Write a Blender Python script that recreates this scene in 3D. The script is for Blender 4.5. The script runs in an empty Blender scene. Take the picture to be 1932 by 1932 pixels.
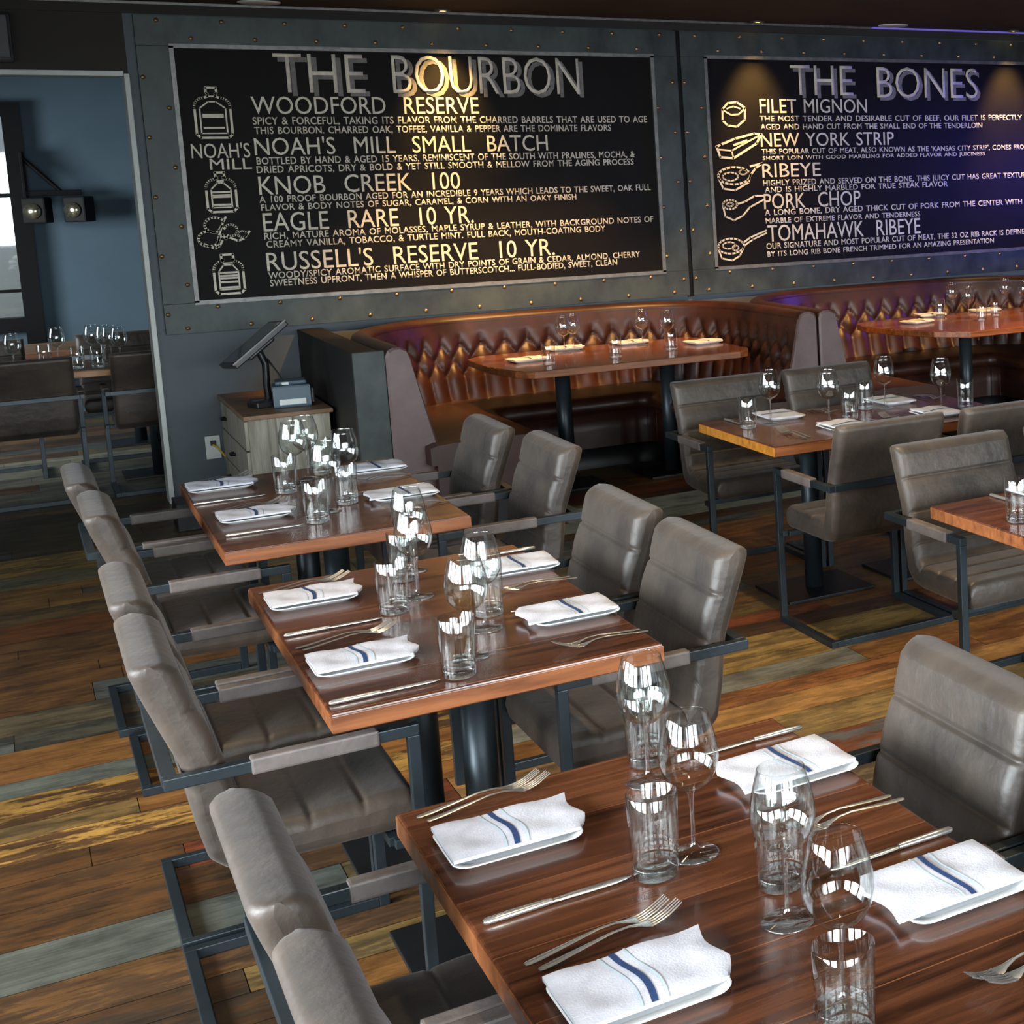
import bpy, bmesh, math, random
from mathutils import Vector, Matrix
random.seed(7)
PI = math.pi
C = bpy.context.scene.collection
S = bpy.context.scene

# ------------------------------------------------------------------ camera
cam_d = bpy.data.cameras.new('camera')
cam = bpy.data.objects.new('camera', cam_d)
C.objects.link(cam)
S.camera = cam
rx = Vector((0.81942256, -0.57256087, -0.02684611))
up = Vector((0.09954381, 0.09602534, 0.9903889))
fw = Vector((0.56448002, 0.81421937, -0.13568022))
m = Matrix((rx, up, -fw)).transposed().to_4x4()
m.translation = (0, 0, 1.8677)
cam.matrix_world = m
cam_d.sensor_fit = 'HORIZONTAL'
cam_d.sensor_width = 36.0
cam_d.lens = 2770.2862 / 1932 * 36.0
cam_d.shift_x = (966 - 1928.123) / 1932
cam_d.shift_y = (691.86 - 966) / 1932
cam_d.clip_start = 0.05
cam_d.clip_end = 100

# ------------------------------------------------------------------ world, light, exposure
S.view_settings.view_transform = 'Standard'
S.view_settings.look = 'None'
S.view_settings.gamma = 1
S.view_settings.exposure = 0.0
S.view_settings.use_curve_mapping = False
S.cycles.use_denoising = True
S.cycles.max_bounces = 10
S.cycles.transparent_max_bounces = 24
S.cycles.transmission_bounces = 10
S.cycles.glossy_bounces = 5
S.cycles.diffuse_bounces = 4
S.cycles.caustics_reflective = False
S.cycles.caustics_refractive = False
S.cycles.sample_clamp_indirect = 6
wd = bpy.data.worlds.new('sky_world')
S.world = wd
wd.use_nodes = True
bg = wd.node_tree.nodes['Background']
bg.inputs[0].default_value = (0.80, 0.88, 1.0, 1)
bg.inputs[1].default_value = 0.9


def area(name, loc, target, sx, sy, power, col, spread=160):
    d = bpy.data.lights.new(name, 'AREA')
    d.shape = 'RECTANGLE'
    d.size, d.size_y = sx, sy
    d.energy = power
    d.color = col
    d.spread = math.radians(spread)
    o = bpy.data.objects.new(name, d)
    C.objects.link(o)
    o.location = loc
    o.rotation_euler = (Vector(target) - Vector(loc)).to_track_quat('-Z', 'Y').to_euler()
    return o


DAY = (0.88, 0.95, 1.0)
# daylight through the windows of the side wall and of the wall behind the camera
for k, y in enumerate((-0.9, 1.3, 3.5, 5.7)):
    area('side_window_daylight', (-3.1, y, 1.75), (5, y + 0.4, 0.0), 1.7, 1.7, (190, 185, 108, 58)[k], DAY, 100)
for k, x in enumerate((-1.7, 0.4, 2.5, 4.6, 6.7)):
    area('rear_window_daylight', (x, -2.4, 1.75), (x, 3.4, 0.0), 1.7, 1.7, 38, DAY, 58)
# daylight in the further room
area('further_room_daylight', (-2.9, 11.7, 1.6), (2, 14.0, 0.6), 2.0, 1.4, 62, DAY, 80)
# added blue light out of frame; an unseen screen is put in as source
area('added_blue_glow', (8.85, 8.9, 1.9), (6.7, 10, 1.75), 0.8, 0.5, 16, (0.10, 0.08, 1.0), 46)


# ------------------------------------------------------------------ colours, materials
def lin(c):
    return tuple(((v / 255) / 12.92 if v / 255 <= 0.04045 else ((v / 255 + 0.055) / 1.055) ** 2.4) for v in c)


def rgba(c):
    return (*lin(c), 1)


def new_mat(name):
    mt = bpy.data.materials.new(name)
    mt.use_nodes = True
    nt = mt.node_tree
    return mt, nt, nt.nodes['Principled BSDF']


def node(nt, kind, **kw):
    n = nt.nodes.new(kind)
    for k, v in kw.items():
        if k in n.inputs.keys():
            n.inputs[k].default_value = v
        else:
            setattr(n, k, v)
    return n


def ramp(nt, stops):
    n = nt.nodes.new('ShaderNodeValToRGB')
    e = n.color_ramp.elements
    e[0].position, e[0].color = stops[0][0], stops[0][1]
    e[1].position, e[1].color = stops[-1][0], stops[-1][1]
    for p, c in stops[1:-1]:
        x = e.new(p)
        x.color = c
    return n


def coords(nt, scale=(1, 1, 1), kind='Object'):
    tc = nt.nodes.new('ShaderNodeTexCoord')
    mp = nt.nodes.new('ShaderNodeMapping')
    mp.inputs['Scale'].default_value = scale
    nt.links.new(tc.outputs[kind], mp.inputs[0])
    return mp.outputs[0]


def noisy(name, c1, c2, scale=8, rough=0.5, metal=0.0, spec=0.5, bump=0.0, stretch=(1, 1, 1), coat=0.0, detail=6,
          bscale=None, rvar=0.0, sheen=0.0, lo=0.3, hi=0.7):
    mt, nt, b = new_mat(name)
    v = coords(nt, stretch)
    n = node(nt, 'ShaderNodeTexNoise', Scale=scale, Detail=detail, Roughness=0.6)
    nt.links.new(v, n.inputs['Vector'])
    r = ramp(nt, [(lo, rgba(c1)), (hi, rgba(c2))])
    nt.links.new(n.outputs['Fac'], r.inputs[0])
    nt.links.new(r.outputs[0], b.inputs['Base Color'])
    b.inputs['Roughness'].default_value = rough
    b.inputs['Metallic'].default_value = metal
    b.inputs['Specular IOR Level'].default_value = spec
    b.inputs['Coat Weight'].default_value = coat
    b.inputs['Coat Roughness'].default_value = 0.08
    b.inputs['Sheen Weight'].default_value = sheen
    if rvar:
        mr = node(nt, 'ShaderNodeMapRange')
        mr.inputs['To Min'].default_value = rough - rvar
        mr.inputs['To Max'].default_value = rough + rvar
        nt.links.new(n.outputs['Fac'], mr.inputs['Value'])
        nt.links.new(mr.outputs[0], b.inputs['Roughness'])
    if bump:
        n2 = node(nt, 'ShaderNodeTexNoise', Scale=bscale or scale * 3, Detail=5)
        nt.links.new(v, n2.inputs['Vector'])
        bp = node(nt, 'ShaderNodeBump', Strength=bump, Distance=0.01)
        nt.links.new(n2.outputs['Fac'], bp.inputs['Height'])
        nt.links.new(bp.outputs[0], b.inputs['Normal'])
    return mt


def emit(name, col, strength):
    mt, nt, b = new_mat(name)
    b.inputs['Base Color'].default_value = rgba(col)
    b.inputs['Emission Color'].default_value = rgba(col)
    b.inputs['Emission Strength'].default_value = strength
    return mt


def wood(name, dark, mid, light, along='X', plank=0.1, rough=0.25, coat=0.5, seam=True):
    """Boards running along one axis of the object, each with its own tone, with long grain."""
    mt, nt, b = new_mat(name)
    L = nt.links
    tc = nt.nodes.new('ShaderNodeTexCoord')
    sp = nt.nodes.new('ShaderNodeSeparateXYZ')
    L.new(tc.outputs['Object'], sp.inputs[0])
    a, c = ('X', 'Y') if along == 'X' else (('Y', 'X') if along == 'Y' else ('Z', 'X'))
    dv = node(nt, 'ShaderNodeMath', operation='DIVIDE')
    dv.inputs[1].default_value = plank
    L.new(sp.outputs[c], dv.inputs[0])
    fl = node(nt, 'ShaderNodeMath', operation='FLOOR')
    L.new(dv.outputs[0], fl.inputs[0])
    wn = node(nt, 'ShaderNodeTexWhiteNoise', noise_dimensions='1D')
    L.new(fl.outputs[0], wn.inputs['W'])
    off = node(nt, 'ShaderNodeMath', operation='MULTIPLY_ADD')
    L.new(wn.outputs['Value'], off.inputs[0])
    off.inputs[1].default_value = 7.0
    L.new(sp.outputs[a], off.inputs[2])
    cb = nt.nodes.new('ShaderNodeCombineXYZ')
    m1 = node(nt, 'ShaderNodeMath', operation='MULTIPLY')
    m1.inputs[1].default_value = 1.6
    L.new(off.outputs[0], m1.inputs[0])
    m2 = node(nt, 'ShaderNodeMath', operation='MULTIPLY')
    m2.inputs[1].default_value = 22.0
    L.new(sp.outputs[c], m2.inputs[0])
    L.new(m1.outputs[0], cb.inputs[0])
    L.new(m2.outputs[0], cb.inputs[1])
    zz = 'Z' if along != 'Z' else 'Y'
    m3 = node(nt, 'ShaderNodeMath', operation='MULTIPLY')
    m3.inputs[1].default_value = 14.0
    L.new(sp.outputs[zz], m3.inputs[0])
    L.new(m3.outputs[0], cb.inputs[2])
    n = node(nt, 'ShaderNodeTexNoise', Scale=1.6, Detail=7, Roughness=0.62, Distortion=0.5)
    L.new(cb.outputs[0], n.inputs['Vector'])
    ad = node(nt, 'ShaderNodeMath', operation='MULTIPLY_ADD')
    L.new(wn.outputs['Value'], ad.inputs[0])
    ad.inputs[1].default_value = 0.22
    L.new(n.outputs['Fac'], ad.inputs[2])
    r = ramp(nt, [(0.38, rgba(dark)), (0.6, rgba(mid)), (0.86, rgba(light))])
    L.new(ad.outputs[0], r.inputs[0])
    col = r.outputs[0]
    if seam:
        fr = node(nt, 'ShaderNodeMath', operation='FRACT')
        L.new(dv.outputs[0], fr.inputs[0])
        lt = node(nt, 'ShaderNodeMath', operation='LESS_THAN')
        lt.inputs[1].default_value = 0.012
        L.new(fr.outputs[0], lt.inputs[0])
        mx = node(nt, 'ShaderNodeMix', data_type='RGBA')
        L.new(lt.outputs[0], mx.inputs['Factor'])
        L.new(col, mx.inputs['A'])
        mx.inputs['B'].default_value = (*[v * 1.15 for v in lin(light)], 1)
        col = mx.outputs['Result']
    L.new(col, b.inputs['Base Color'])
    b.inputs['Roughness'].default_value = rough
    b.inputs['Coat Weight'].default_value = coat
    b.inputs['Coat Roughness'].default_value = 0.1
    return mt


M = {}
M['walnut'] = wood('walnut_top', (48, 25, 15), (88, 50, 31), (122, 76, 49), 'X', 0.2, 0.26, 0.3)
M['cherry'] = wood('booth_table_wood', (58, 30, 18), (98, 57, 36), (138, 92, 62), 'X', 0.12, 0.2, 0.5)
M['chest_top'] = wood('chest_top_wood', (92, 68, 46), (126, 96, 68), (152, 122, 92), 'X', 0.12, 0.5, 0.0)
M['edge_wood'] = wood('table_edge_wood', (98, 55, 29), (136, 82, 47), (164, 104, 62), 'X', 0.3, 0.35, 0.2, False)
M['edge_gold'] = wood('gold_edge_tone', (150, 92, 30), (184, 122, 42), (206, 150, 66), 'X', 0.3, 0.35, 0.2, False)
M['chest_side'] = wood('chest_greyed_oak', (112, 108, 96), (152, 148, 132), (186, 182, 166), 'Z', 0.09, 0.6, 0.0, False)
M['leather'] = noisy('taupe_leather', (30, 25, 21), (74, 63, 53), 3.5, 0.5, 0, 0.5, 0.3, (1, 1, 1), 0, 9, 26, 0.1, 0.1, 0.32, 0.68)
M['leather_dark'] = noisy('taupe_leather_wrap', (70, 62, 58), (108, 100, 96), 9, 0.5, 0, 0.5, 0.2, (1, 1, 1), 0, 6, 40)
M['steel'] = noisy('blackened_steel', (36, 44, 48), (50, 60, 66), 6, 0.38, 0.55, 0.5, 0.03)
M['black'] = noisy('black_iron', (16, 17, 18), (26, 27, 29), 6, 0.45, 0.3, 0.5, 0.03)
M['tuft'] = noisy('oxblood_leather', (34, 17, 11), (58, 28, 16), 7, 0.42, 0, 0.45, 0.1, (1, 1, 1), 0.0, 6, 30, 0.06)
M['daylit_mauve'] = noisy('daylit_end_leather', (84, 66, 64), (104, 86, 84), 6, 0.5, 0, 0.5, 0.12, (1, 1, 1), 0, 6, 30)  # booth leather with the daylight on its ends put into the colour
M['panel'] = noisy('weathered_steel_sheet', (27, 33, 32), (66, 75, 72), 3.2, 0.5, 0.35, 0.5, 0.12, (1.4, 1, 1), 0, 9, 14, 0.1)
M['booth_panel'] = noisy('booth_panel_steel', (15, 15, 14), (28, 28, 26), 4, 0.6, 0.1, 0.5, 0.1, (1, 1, 0.4))
M['board'] = noisy('chalkboard_black', (12, 11, 10), (19, 17, 16), 5, 0.6, 0, 0.12, 0.02)
M['chalk'] = noisy('cream_paint', (196, 190, 168), (226, 220, 200), 30, 0.8)
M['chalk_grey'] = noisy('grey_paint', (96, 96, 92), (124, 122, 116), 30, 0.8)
M['silver'] = noisy('brushed_silver_trim', (92, 92, 90), (120, 120, 116), 20, 0.45, 0.6)
M['brass'] = noisy('brass_rivet', (150, 120, 80), (186, 158, 112), 20, 0.35, 0.9)
M['grey_wall'] = noisy('grey_paint_wall', (86, 94, 99), (94, 102, 107), 2, 0.75, 0, 0.3, 0.03, bscale=60)
M['blue_wall'] = noisy('slate_blue_wall', (78, 98, 110), (86, 106, 118), 2, 0.75, 0, 0.3, 0.03, bscale=60)
M['dark_wall'] = noisy('dark_upper_wall', (46, 43, 40), (54, 51, 47), 2, 0.8, 0, 0.3, 0.03, bscale=60)
M['ceiling'] = noisy('brown_black_ceiling', (58, 50, 44), (70, 62, 54), 2, 0.85, 0, 0.2, 0.03, bscale=60)
M['white_trim'] = noisy('white_door_trim', (176, 184, 178), (196, 202, 196), 6, 0.5)
M['napkin'] = noisy('white_cloth', (186, 187, 196), (203, 204, 212), 40, 0.9, 0, 0.2, 0.15, bscale=300)
M['plate'] = noisy('white_china', (222, 228, 230), (238, 242, 242), 5, 0.18, 0, 0.5, 0, coat=0.5)
M['stripe'] = noisy('navy_stripe', (18, 42, 84), (30, 62, 108), 30, 0.9)
M['stripe_pale'] = noisy('pale_blue_stripe', (172, 192, 202), (186, 204, 212), 30, 0.9)
M['cutlery'] = noisy('polished_steel', (216, 216, 212), (232, 232, 228), 6, 0.27, 0.88)
M['plastic_black'] = noisy('black_plastic', (18, 19, 21), (28, 30, 32), 8, 0.35)
M['plastic_blue'] = noisy('slate_blue_plastic', (66, 88, 102), (78, 100, 114), 8, 0.4)
M['screen'] = noisy('dark_screen', (20, 26, 28), (34, 42, 44), 3, 0.1, 0, 0.6)
M['white_plastic'] = noisy('white_plastic', (206, 210, 206), (222, 226, 222), 8, 0.4)
M['paper'] = noisy('receipt_paper', (216, 226, 224), (230, 238, 236), 8, 0.8)
M['yellow'] = noisy('yellow_plug', (190, 150, 30), (210, 170, 50), 8, 0.5)
M['frame_black'] = noisy('black_window_frame', (7, 7, 8), (12, 12, 13), 6, 0.6, 0, 0.2)
M['blind'] = noisy('pale_blind', (188, 186, 190), (206, 204, 206), 3, 0.8)
M['warm_lens'] = emit('warm_lens', (255, 214, 120), 9)
M['led'] = emit('violet_led', (120, 110, 220), 0.35)
M['reflector'] = noisy('lamp_reflector', (150, 146, 120), (220, 216, 190), 60, 0.2, 0.9)
M['outdoor'] = noisy('pale_render', (200, 202, 206), (222, 222, 224), 2, 0.9)
M['lawn'] = noisy('dry_grass', (120, 132, 70), (150, 156, 96), 3, 0.95)


def glass_thin():
    mt, nt, b = new_mat('thin_clear_glass')
    nt.nodes.remove(b)
    L = nt.links
    out = nt.nodes['Material Output']
    lw = node(nt, 'ShaderNodeLayerWeight', Blend=0.5)
    tr = nt.nodes.new('ShaderNodeBsdfTransparent')
    r = ramp(nt, [(0.0, (0.97, 0.985, 0.98, 1)), (0.72, (0.95, 0.97, 0.965, 1)), (1.0, (0.55, 0.60, 0.61, 1))])
    L.new(lw.outputs['Facing'], r.inputs[0])
    L.new(r.outputs[0], tr.inputs[0])
    gl = node(nt, 'ShaderNodeBsdfGlossy', Roughness=0.02)
    gl.inputs[0].default_value = (1, 1, 1, 1)
    pw = node(nt, 'ShaderNodeMath', operation='POWER')
    pw.inputs[1].default_value = 3.2
    L.new(lw.outputs['Facing'], pw.inputs[0])
    fr = node(nt, 'ShaderNodeMath', operation='MULTIPLY_ADD')
    fr.inputs[1].default_value = 0.75
    fr.inputs[2].default_value = 0.06
    L.new(pw.outputs[0], fr.inputs[0])
    mx = nt.nodes.new('ShaderNodeMixShader')
    L.new(fr.outputs[0], mx.inputs[0])
    L.new(tr.outputs[0], mx.inputs[1])
    L.new(gl.outputs[0], mx.inputs[2])
    L.new(mx.outputs[0], out.inputs[0])
    return mt


def glass_solid():
    mt, nt, b = new_mat('solid_clear_glass')
    nt.nodes.remove(b)
    L = nt.links
    out = nt.nodes['Material Output']
    g = node(nt, 'ShaderNodeBsdfGlass', Roughness=0.0, IOR=1.5)
    g.inputs[0].default_value = (0.97, 1, 0.99, 1)
    tr = nt.nodes.new('ShaderNodeBsdfTransparent')
    mx = node(nt, 'ShaderNodeMixShader')
    mx.inputs[0].default_value = 0.45
    L.new(tr.outputs[0], mx.inputs[1])
    L.new(g.outputs[0], mx.inputs[2])
    lw = node(nt, 'ShaderNodeLayerWeight', Blend=0.5)
    pw = node(nt, 'ShaderNodeMath', operation='POWER')
    pw.inputs[1].default_value = 2.5
    L.new(lw.outputs['Facing'], pw.inputs[0])
    gl = node(nt, 'ShaderNodeBsdfGlossy', Roughness=0.06)
    gl.inputs[0].default_value = (1, 1, 1, 1)
    m2 = nt.nodes.new('ShaderNodeMixShader')
    L.new(pw.outputs[0], m2.inputs[0])
    L.new(mx.outputs[0], m2.inputs[1])
    L.new(gl.outputs[0], m2.inputs[2])
    L.new(m2.outputs[0], out.inputs[0])
    return mt


M['glass'] = glass_thin()
M['glass_solid'] = glass_solid()


def floor_mat():
    mt, nt, b = new_mat('reclaimed_planks')
    L = nt.links
    ca = node(nt, 'ShaderNodeVertexColor', layer_name='plank')
    cw = node(nt, 'ShaderNodeVertexColor', layer_name='wear')
    v = coords(nt, (1.5, 5.5, 1))
    n = node(nt, 'ShaderNodeTexNoise', Scale=2.4, Detail=10, Roughness=0.72, Distortion=0.25)
    L.new(v, n.inputs['Vector'])
    r = ramp(nt, [(0.47, (0, 0, 0, 1)), (0.53, (1, 1, 1, 1))])
    L.new(n.outputs['Fac'], r.inputs[0])
    m1 = node(nt, 'ShaderNodeMath', operation='MULTIPLY')
    L.new(r.outputs[0], m1.inputs[0])
    L.new(cw.outputs['Alpha'], m1.inputs[1])
    mx = node(nt, 'ShaderNodeMix', data_type='RGBA')
    L.new(m1.outputs[0], mx.inputs['Factor'])
    L.new(ca.outputs['Color'], mx.inputs['A'])
    L.new(cw.outputs['Color'], mx.inputs['B'])
    v2 = coords(nt, (0.9, 34, 1))
    n2 = node(nt, 'ShaderNodeTexNoise', Scale=2.5, Detail=8, Roughness=0.7)
    L.new(v2, n2.inputs['Vector'])
    r2 = ramp(nt, [(0.3, (0.62, 0.60, 0.58, 1)), (0.65, (1.08, 1.06, 1.03, 1))])
    L.new(n2.outputs['Fac'], r2.inputs[0])
    mm = node(nt, 'ShaderNodeMix', data_type='RGBA', blend_type='MULTIPLY')
    mm.inputs['Factor'].default_value = 1.0
    L.new(mx.outputs['Result'], mm.inputs['A'])
    L.new(r2.outputs[0], mm.inputs['B'])
    v3 = coords(nt, (1.0, 2.2, 1))
    n3 = node(nt, 'ShaderNodeTexNoise', Scale=4.5, Detail=9, Roughness=0.68)
    L.new(v3, n3.inputs['Vector'])
    r3 = ramp(nt, [(0.32, (0.40, 0.38, 0.33, 1)), (0.52, (0.95, 0.92, 0.80, 1)), (0.7, (1.25, 1.2, 1.0, 1))])
    L.new(n3.outputs['Fac'], r3.inputs[0])
    m4 = node(nt, 'ShaderNodeMix', data_type='RGBA', blend_type='MULTIPLY')
    m4.inputs['Factor'].default_value = 1.0
    L.new(mm.outputs['Result'], m4.inputs['A'])
    L.new(r3.outputs[0], m4.inputs['B'])
    hs = node(nt, 'ShaderNodeHueSaturation', Saturation=0.98, Value=1.0)
    L.new(m4.outputs['Result'], hs.inputs['Color'])
    L.new(hs.outputs[0], b.inputs['Base Color'])
    b.inputs['Roughness'].default_value = 0.46
    b.inputs['Specular IOR Level'].default_value = 0.4
    bp = node(nt, 'ShaderNodeBump', Strength=0.12, Distance=0.004)
    L.new(n2.outputs['Fac'], bp.inputs['Height'])
    L.new(bp.outputs[0], b.inputs['Normal'])
    return mt


M['floor'] = floor_mat()


# ------------------------------------------------------------------ mesh helpers
class MB:
    def __init__(s):
        s.v, s.f, s.sm = [], [], []

    def add(s, vs, fs, smooth=False):
        k = len(s.v)
        s.v += [tuple(p) for p in vs]
        s.f += [tuple(i + k for i in f) for f in fs]
        s.sm += [smooth] * len(fs)
        return s

    def box(s, x0, x1, y0, y1, z0, z1, b=0.0, mx=None):
        bm = bmesh.new()
        bmesh.ops.create_cube(bm, size=1)
        for v in bm.verts:
            v.co = Vector(((x0 + x1) / 2 + v.co.x * (x1 - x0), (y0 + y1) / 2 + v.co.y * (y1 - y0), (z0 + z1) / 2 + v.co.z * (z1 - z0)))
        if b > 0:
            bmesh.ops.bevel(bm, geom=bm.edges[:], offset=b, segments=2, profile=0.6, affect='EDGES')
        s.frombm(bm, mx)
        return s

    def frombm(s, bm, mx=None, smooth=False):
        bm.verts.index_update()
        vs = [(mx @ v.co if mx else v.co.copy()) for v in bm.verts]
        s.add(vs, [[v.index for v in f.verts] for f in bm.faces], smooth)
        bm.free()

    def tube(s, path, r, n=12, caps=True):
        path = [Vector(p) for p in path]
        rings = []
        for i, p in enumerate(path):
            d = (path[min(i + 1, len(path) - 1)] - path[max(i - 1, 0)]).normalized()
            a = d.orthogonal().normalized() if i == 0 else (rings[-1][1] - d * rings[-1][1].dot(d)).normalized()
            bb = d.cross(a)
            rr = r[i] if isinstance(r, (list, tuple)) else r
            rings.append(([p + (a * math.cos(t) + bb * math.sin(t)) * rr for t in [2 * PI * k / n for k in range(n)]], a))
        vs = [q for ring, _ in rings for q in ring]
        fs = [(i * n + k, i * n + (k + 1) % n, (i + 1) * n + (k + 1) % n, (i + 1) * n + k) for i in range(len(path) - 1) for k in range(n)]
        s.add(vs, fs, True)
        if caps:
            s.add(rings[0][0], [tuple(reversed(range(n)))])
            s.add(rings[-1][0], [tuple(range(n))])
        return s

    def lathe(s, prof, n=32, c=(0, 0, 0), smooth=True):
        vs, fs = [], []
        for (r, z) in prof:
            for k in range(n):
                t = 2 * PI * k / n
                vs.append((c[0] + r * math.cos(t), c[1] + r * math.sin(t), c[2] + z))
        for i in range(len(prof) - 1):
            for k in range(n):
                fs.append((i * n + k, i * n + (k + 1) % n, (i + 1) * n + (k + 1) % n, (i + 1) * n + k))
        s.add(vs, fs, smooth)
        return s

    def prism(s, poly, z0, z1, b=0.0):
        bm = bmesh.new()
        lo = [bm.verts.new((x, y, z0)) for x, y in poly]
        f = bm.faces.new(lo)
        r = bmesh.ops.extrude_face_region(bm, geom=[f])
        for v in r['geom']:
            if isinstance(v, bmesh.types.BMVert):
                v.co.z = z1
        bmesh.ops.recalc_face_normals(bm, faces=bm.faces[:])
        if b:
            bmesh.ops.bevel(bm, geom=[e for e in bm.edges if abs(e.verts[0].co.z - e.verts[1].co.z) < 1e-6], offset=b, segments=2, profile=0.6, affect='EDGES')
        s.frombm(bm)
        return s

    def grid(s, rows, smooth=True, close=False):
        """rows: list of equally long point lists"""
        n = len(rows[0])
        vs = [p for r in rows for p in r]
        fs = []
        for i in range(len(rows) - 1):
            for k in range(n if close else n - 1):
                fs.append((i * n + k, i * n + (k + 1) % n, (i + 1) * n + (k + 1) % n, (i + 1) * n + k))
        s.add(vs, fs, smooth)
        return s

    def ribbon(s, pts, w, y=0.0, t=0.004, closed=False):
        """flat painted stroke in the XZ plane, raised by t towards -Y"""
        P = [Vector((p[0], 0, p[1])) for p in pts]
        if closed:
            P = P + [P[0]]
        for a, b in zip(P, P[1:]):
            d = b - a
            if d.length < 1e-6:
                continue
            d.normalize()
            n = Vector((-d.z, 0, d.x)) * (w / 2)
            a2, b2 = a - d * w * 0.35, b + d * w * 0.35
            q = [a2 - n, b2 - n, b2 + n, a2 + n]
            vs = [(p.x, y, p.z) for p in q] + [(p.x, y - t, p.z) for p in q]
            s.add(vs, [(4, 5, 6, 7), (0, 1, 5, 4), (1, 2, 6, 5), (2, 3, 7, 6), (3, 0, 4, 7)])
        return s

    def build(s, name, mat, parent=None, loc=None, rz=0.0, fix=True):
        me = bpy.data.meshes.new(name)
        me.from_pydata(s.v, [], s.f)
        me.polygons.foreach_set('use_smooth', s.sm)
        if fix:
            bm = bmesh.new()
            bm.from_mesh(me)
            bmesh.ops.recalc_face_normals(bm, faces=bm.faces[:])
            bm.to_mesh(me)
            bm.free()
        me.materials.append(M[mat] if isinstance(mat, str) else mat)
        o = bpy.data.objects.new(name, me)
        C.objects.link(o)
        if parent:
            o.parent = parent
        if loc:
            o.location = loc
        o.rotation_euler.z = rz
        return o


def tag(o, label, cat, group=None):
    o['label'] = label
    o['category'] = cat
    if group:
        o['group'] = group
    return o


def thing(name, label, cat, loc=(0, 0, 0), rz=0.0, group=None):
    o = bpy.data.objects.new(name, None)
    C.objects.link(o)
    o.location = loc
    o.rotation_euler = (0, 0, rz)
    return tag(o, label, cat, group)


KIDS = {}


def dup(root, loc, rz, label, group=None):
    """a copy of a thing, its parts and their sub-parts (mesh data shared)"""
    if root.name not in KIDS:
        KIDS[root.name] = [(ch, [g for g in bpy.data.objects if g.parent == ch]) for ch in bpy.data.objects if ch.parent == root]
    r = root.copy()
    C.objects.link(r)
    r.location = loc
    r.rotation_euler = (0, 0, rz)
    r['label'] = label
    if group:
        r['group'] = group
    for ch, gs in KIDS[root.name]:
        c = ch.copy()
        C.objects.link(c)
        c.parent = r
        for g in gs:
            d = g.copy()
            C.objects.link(d)
            d.parent = c
    return r


class Proto:
    """builds the first instance where it stands, copies it for all later ones"""

    def __init__(s, maker):
        s.maker, s.first = maker, None

    def put(s, loc, rz, label, group):
        if s.first is None:
            s.first = s.maker(label)
            s.first.location = loc
            s.first.rotation_euler = (0, 0, rz)
            s.first['group'] = group
            return s.first
        return dup(s.first, loc, rz, label, group)


def struct(name, mb, mat, parent=None, **k):
    o = mb.build(name, mat, parent, **k)
    if not parent:
        o['kind'] = 'structure'
    return o


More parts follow.
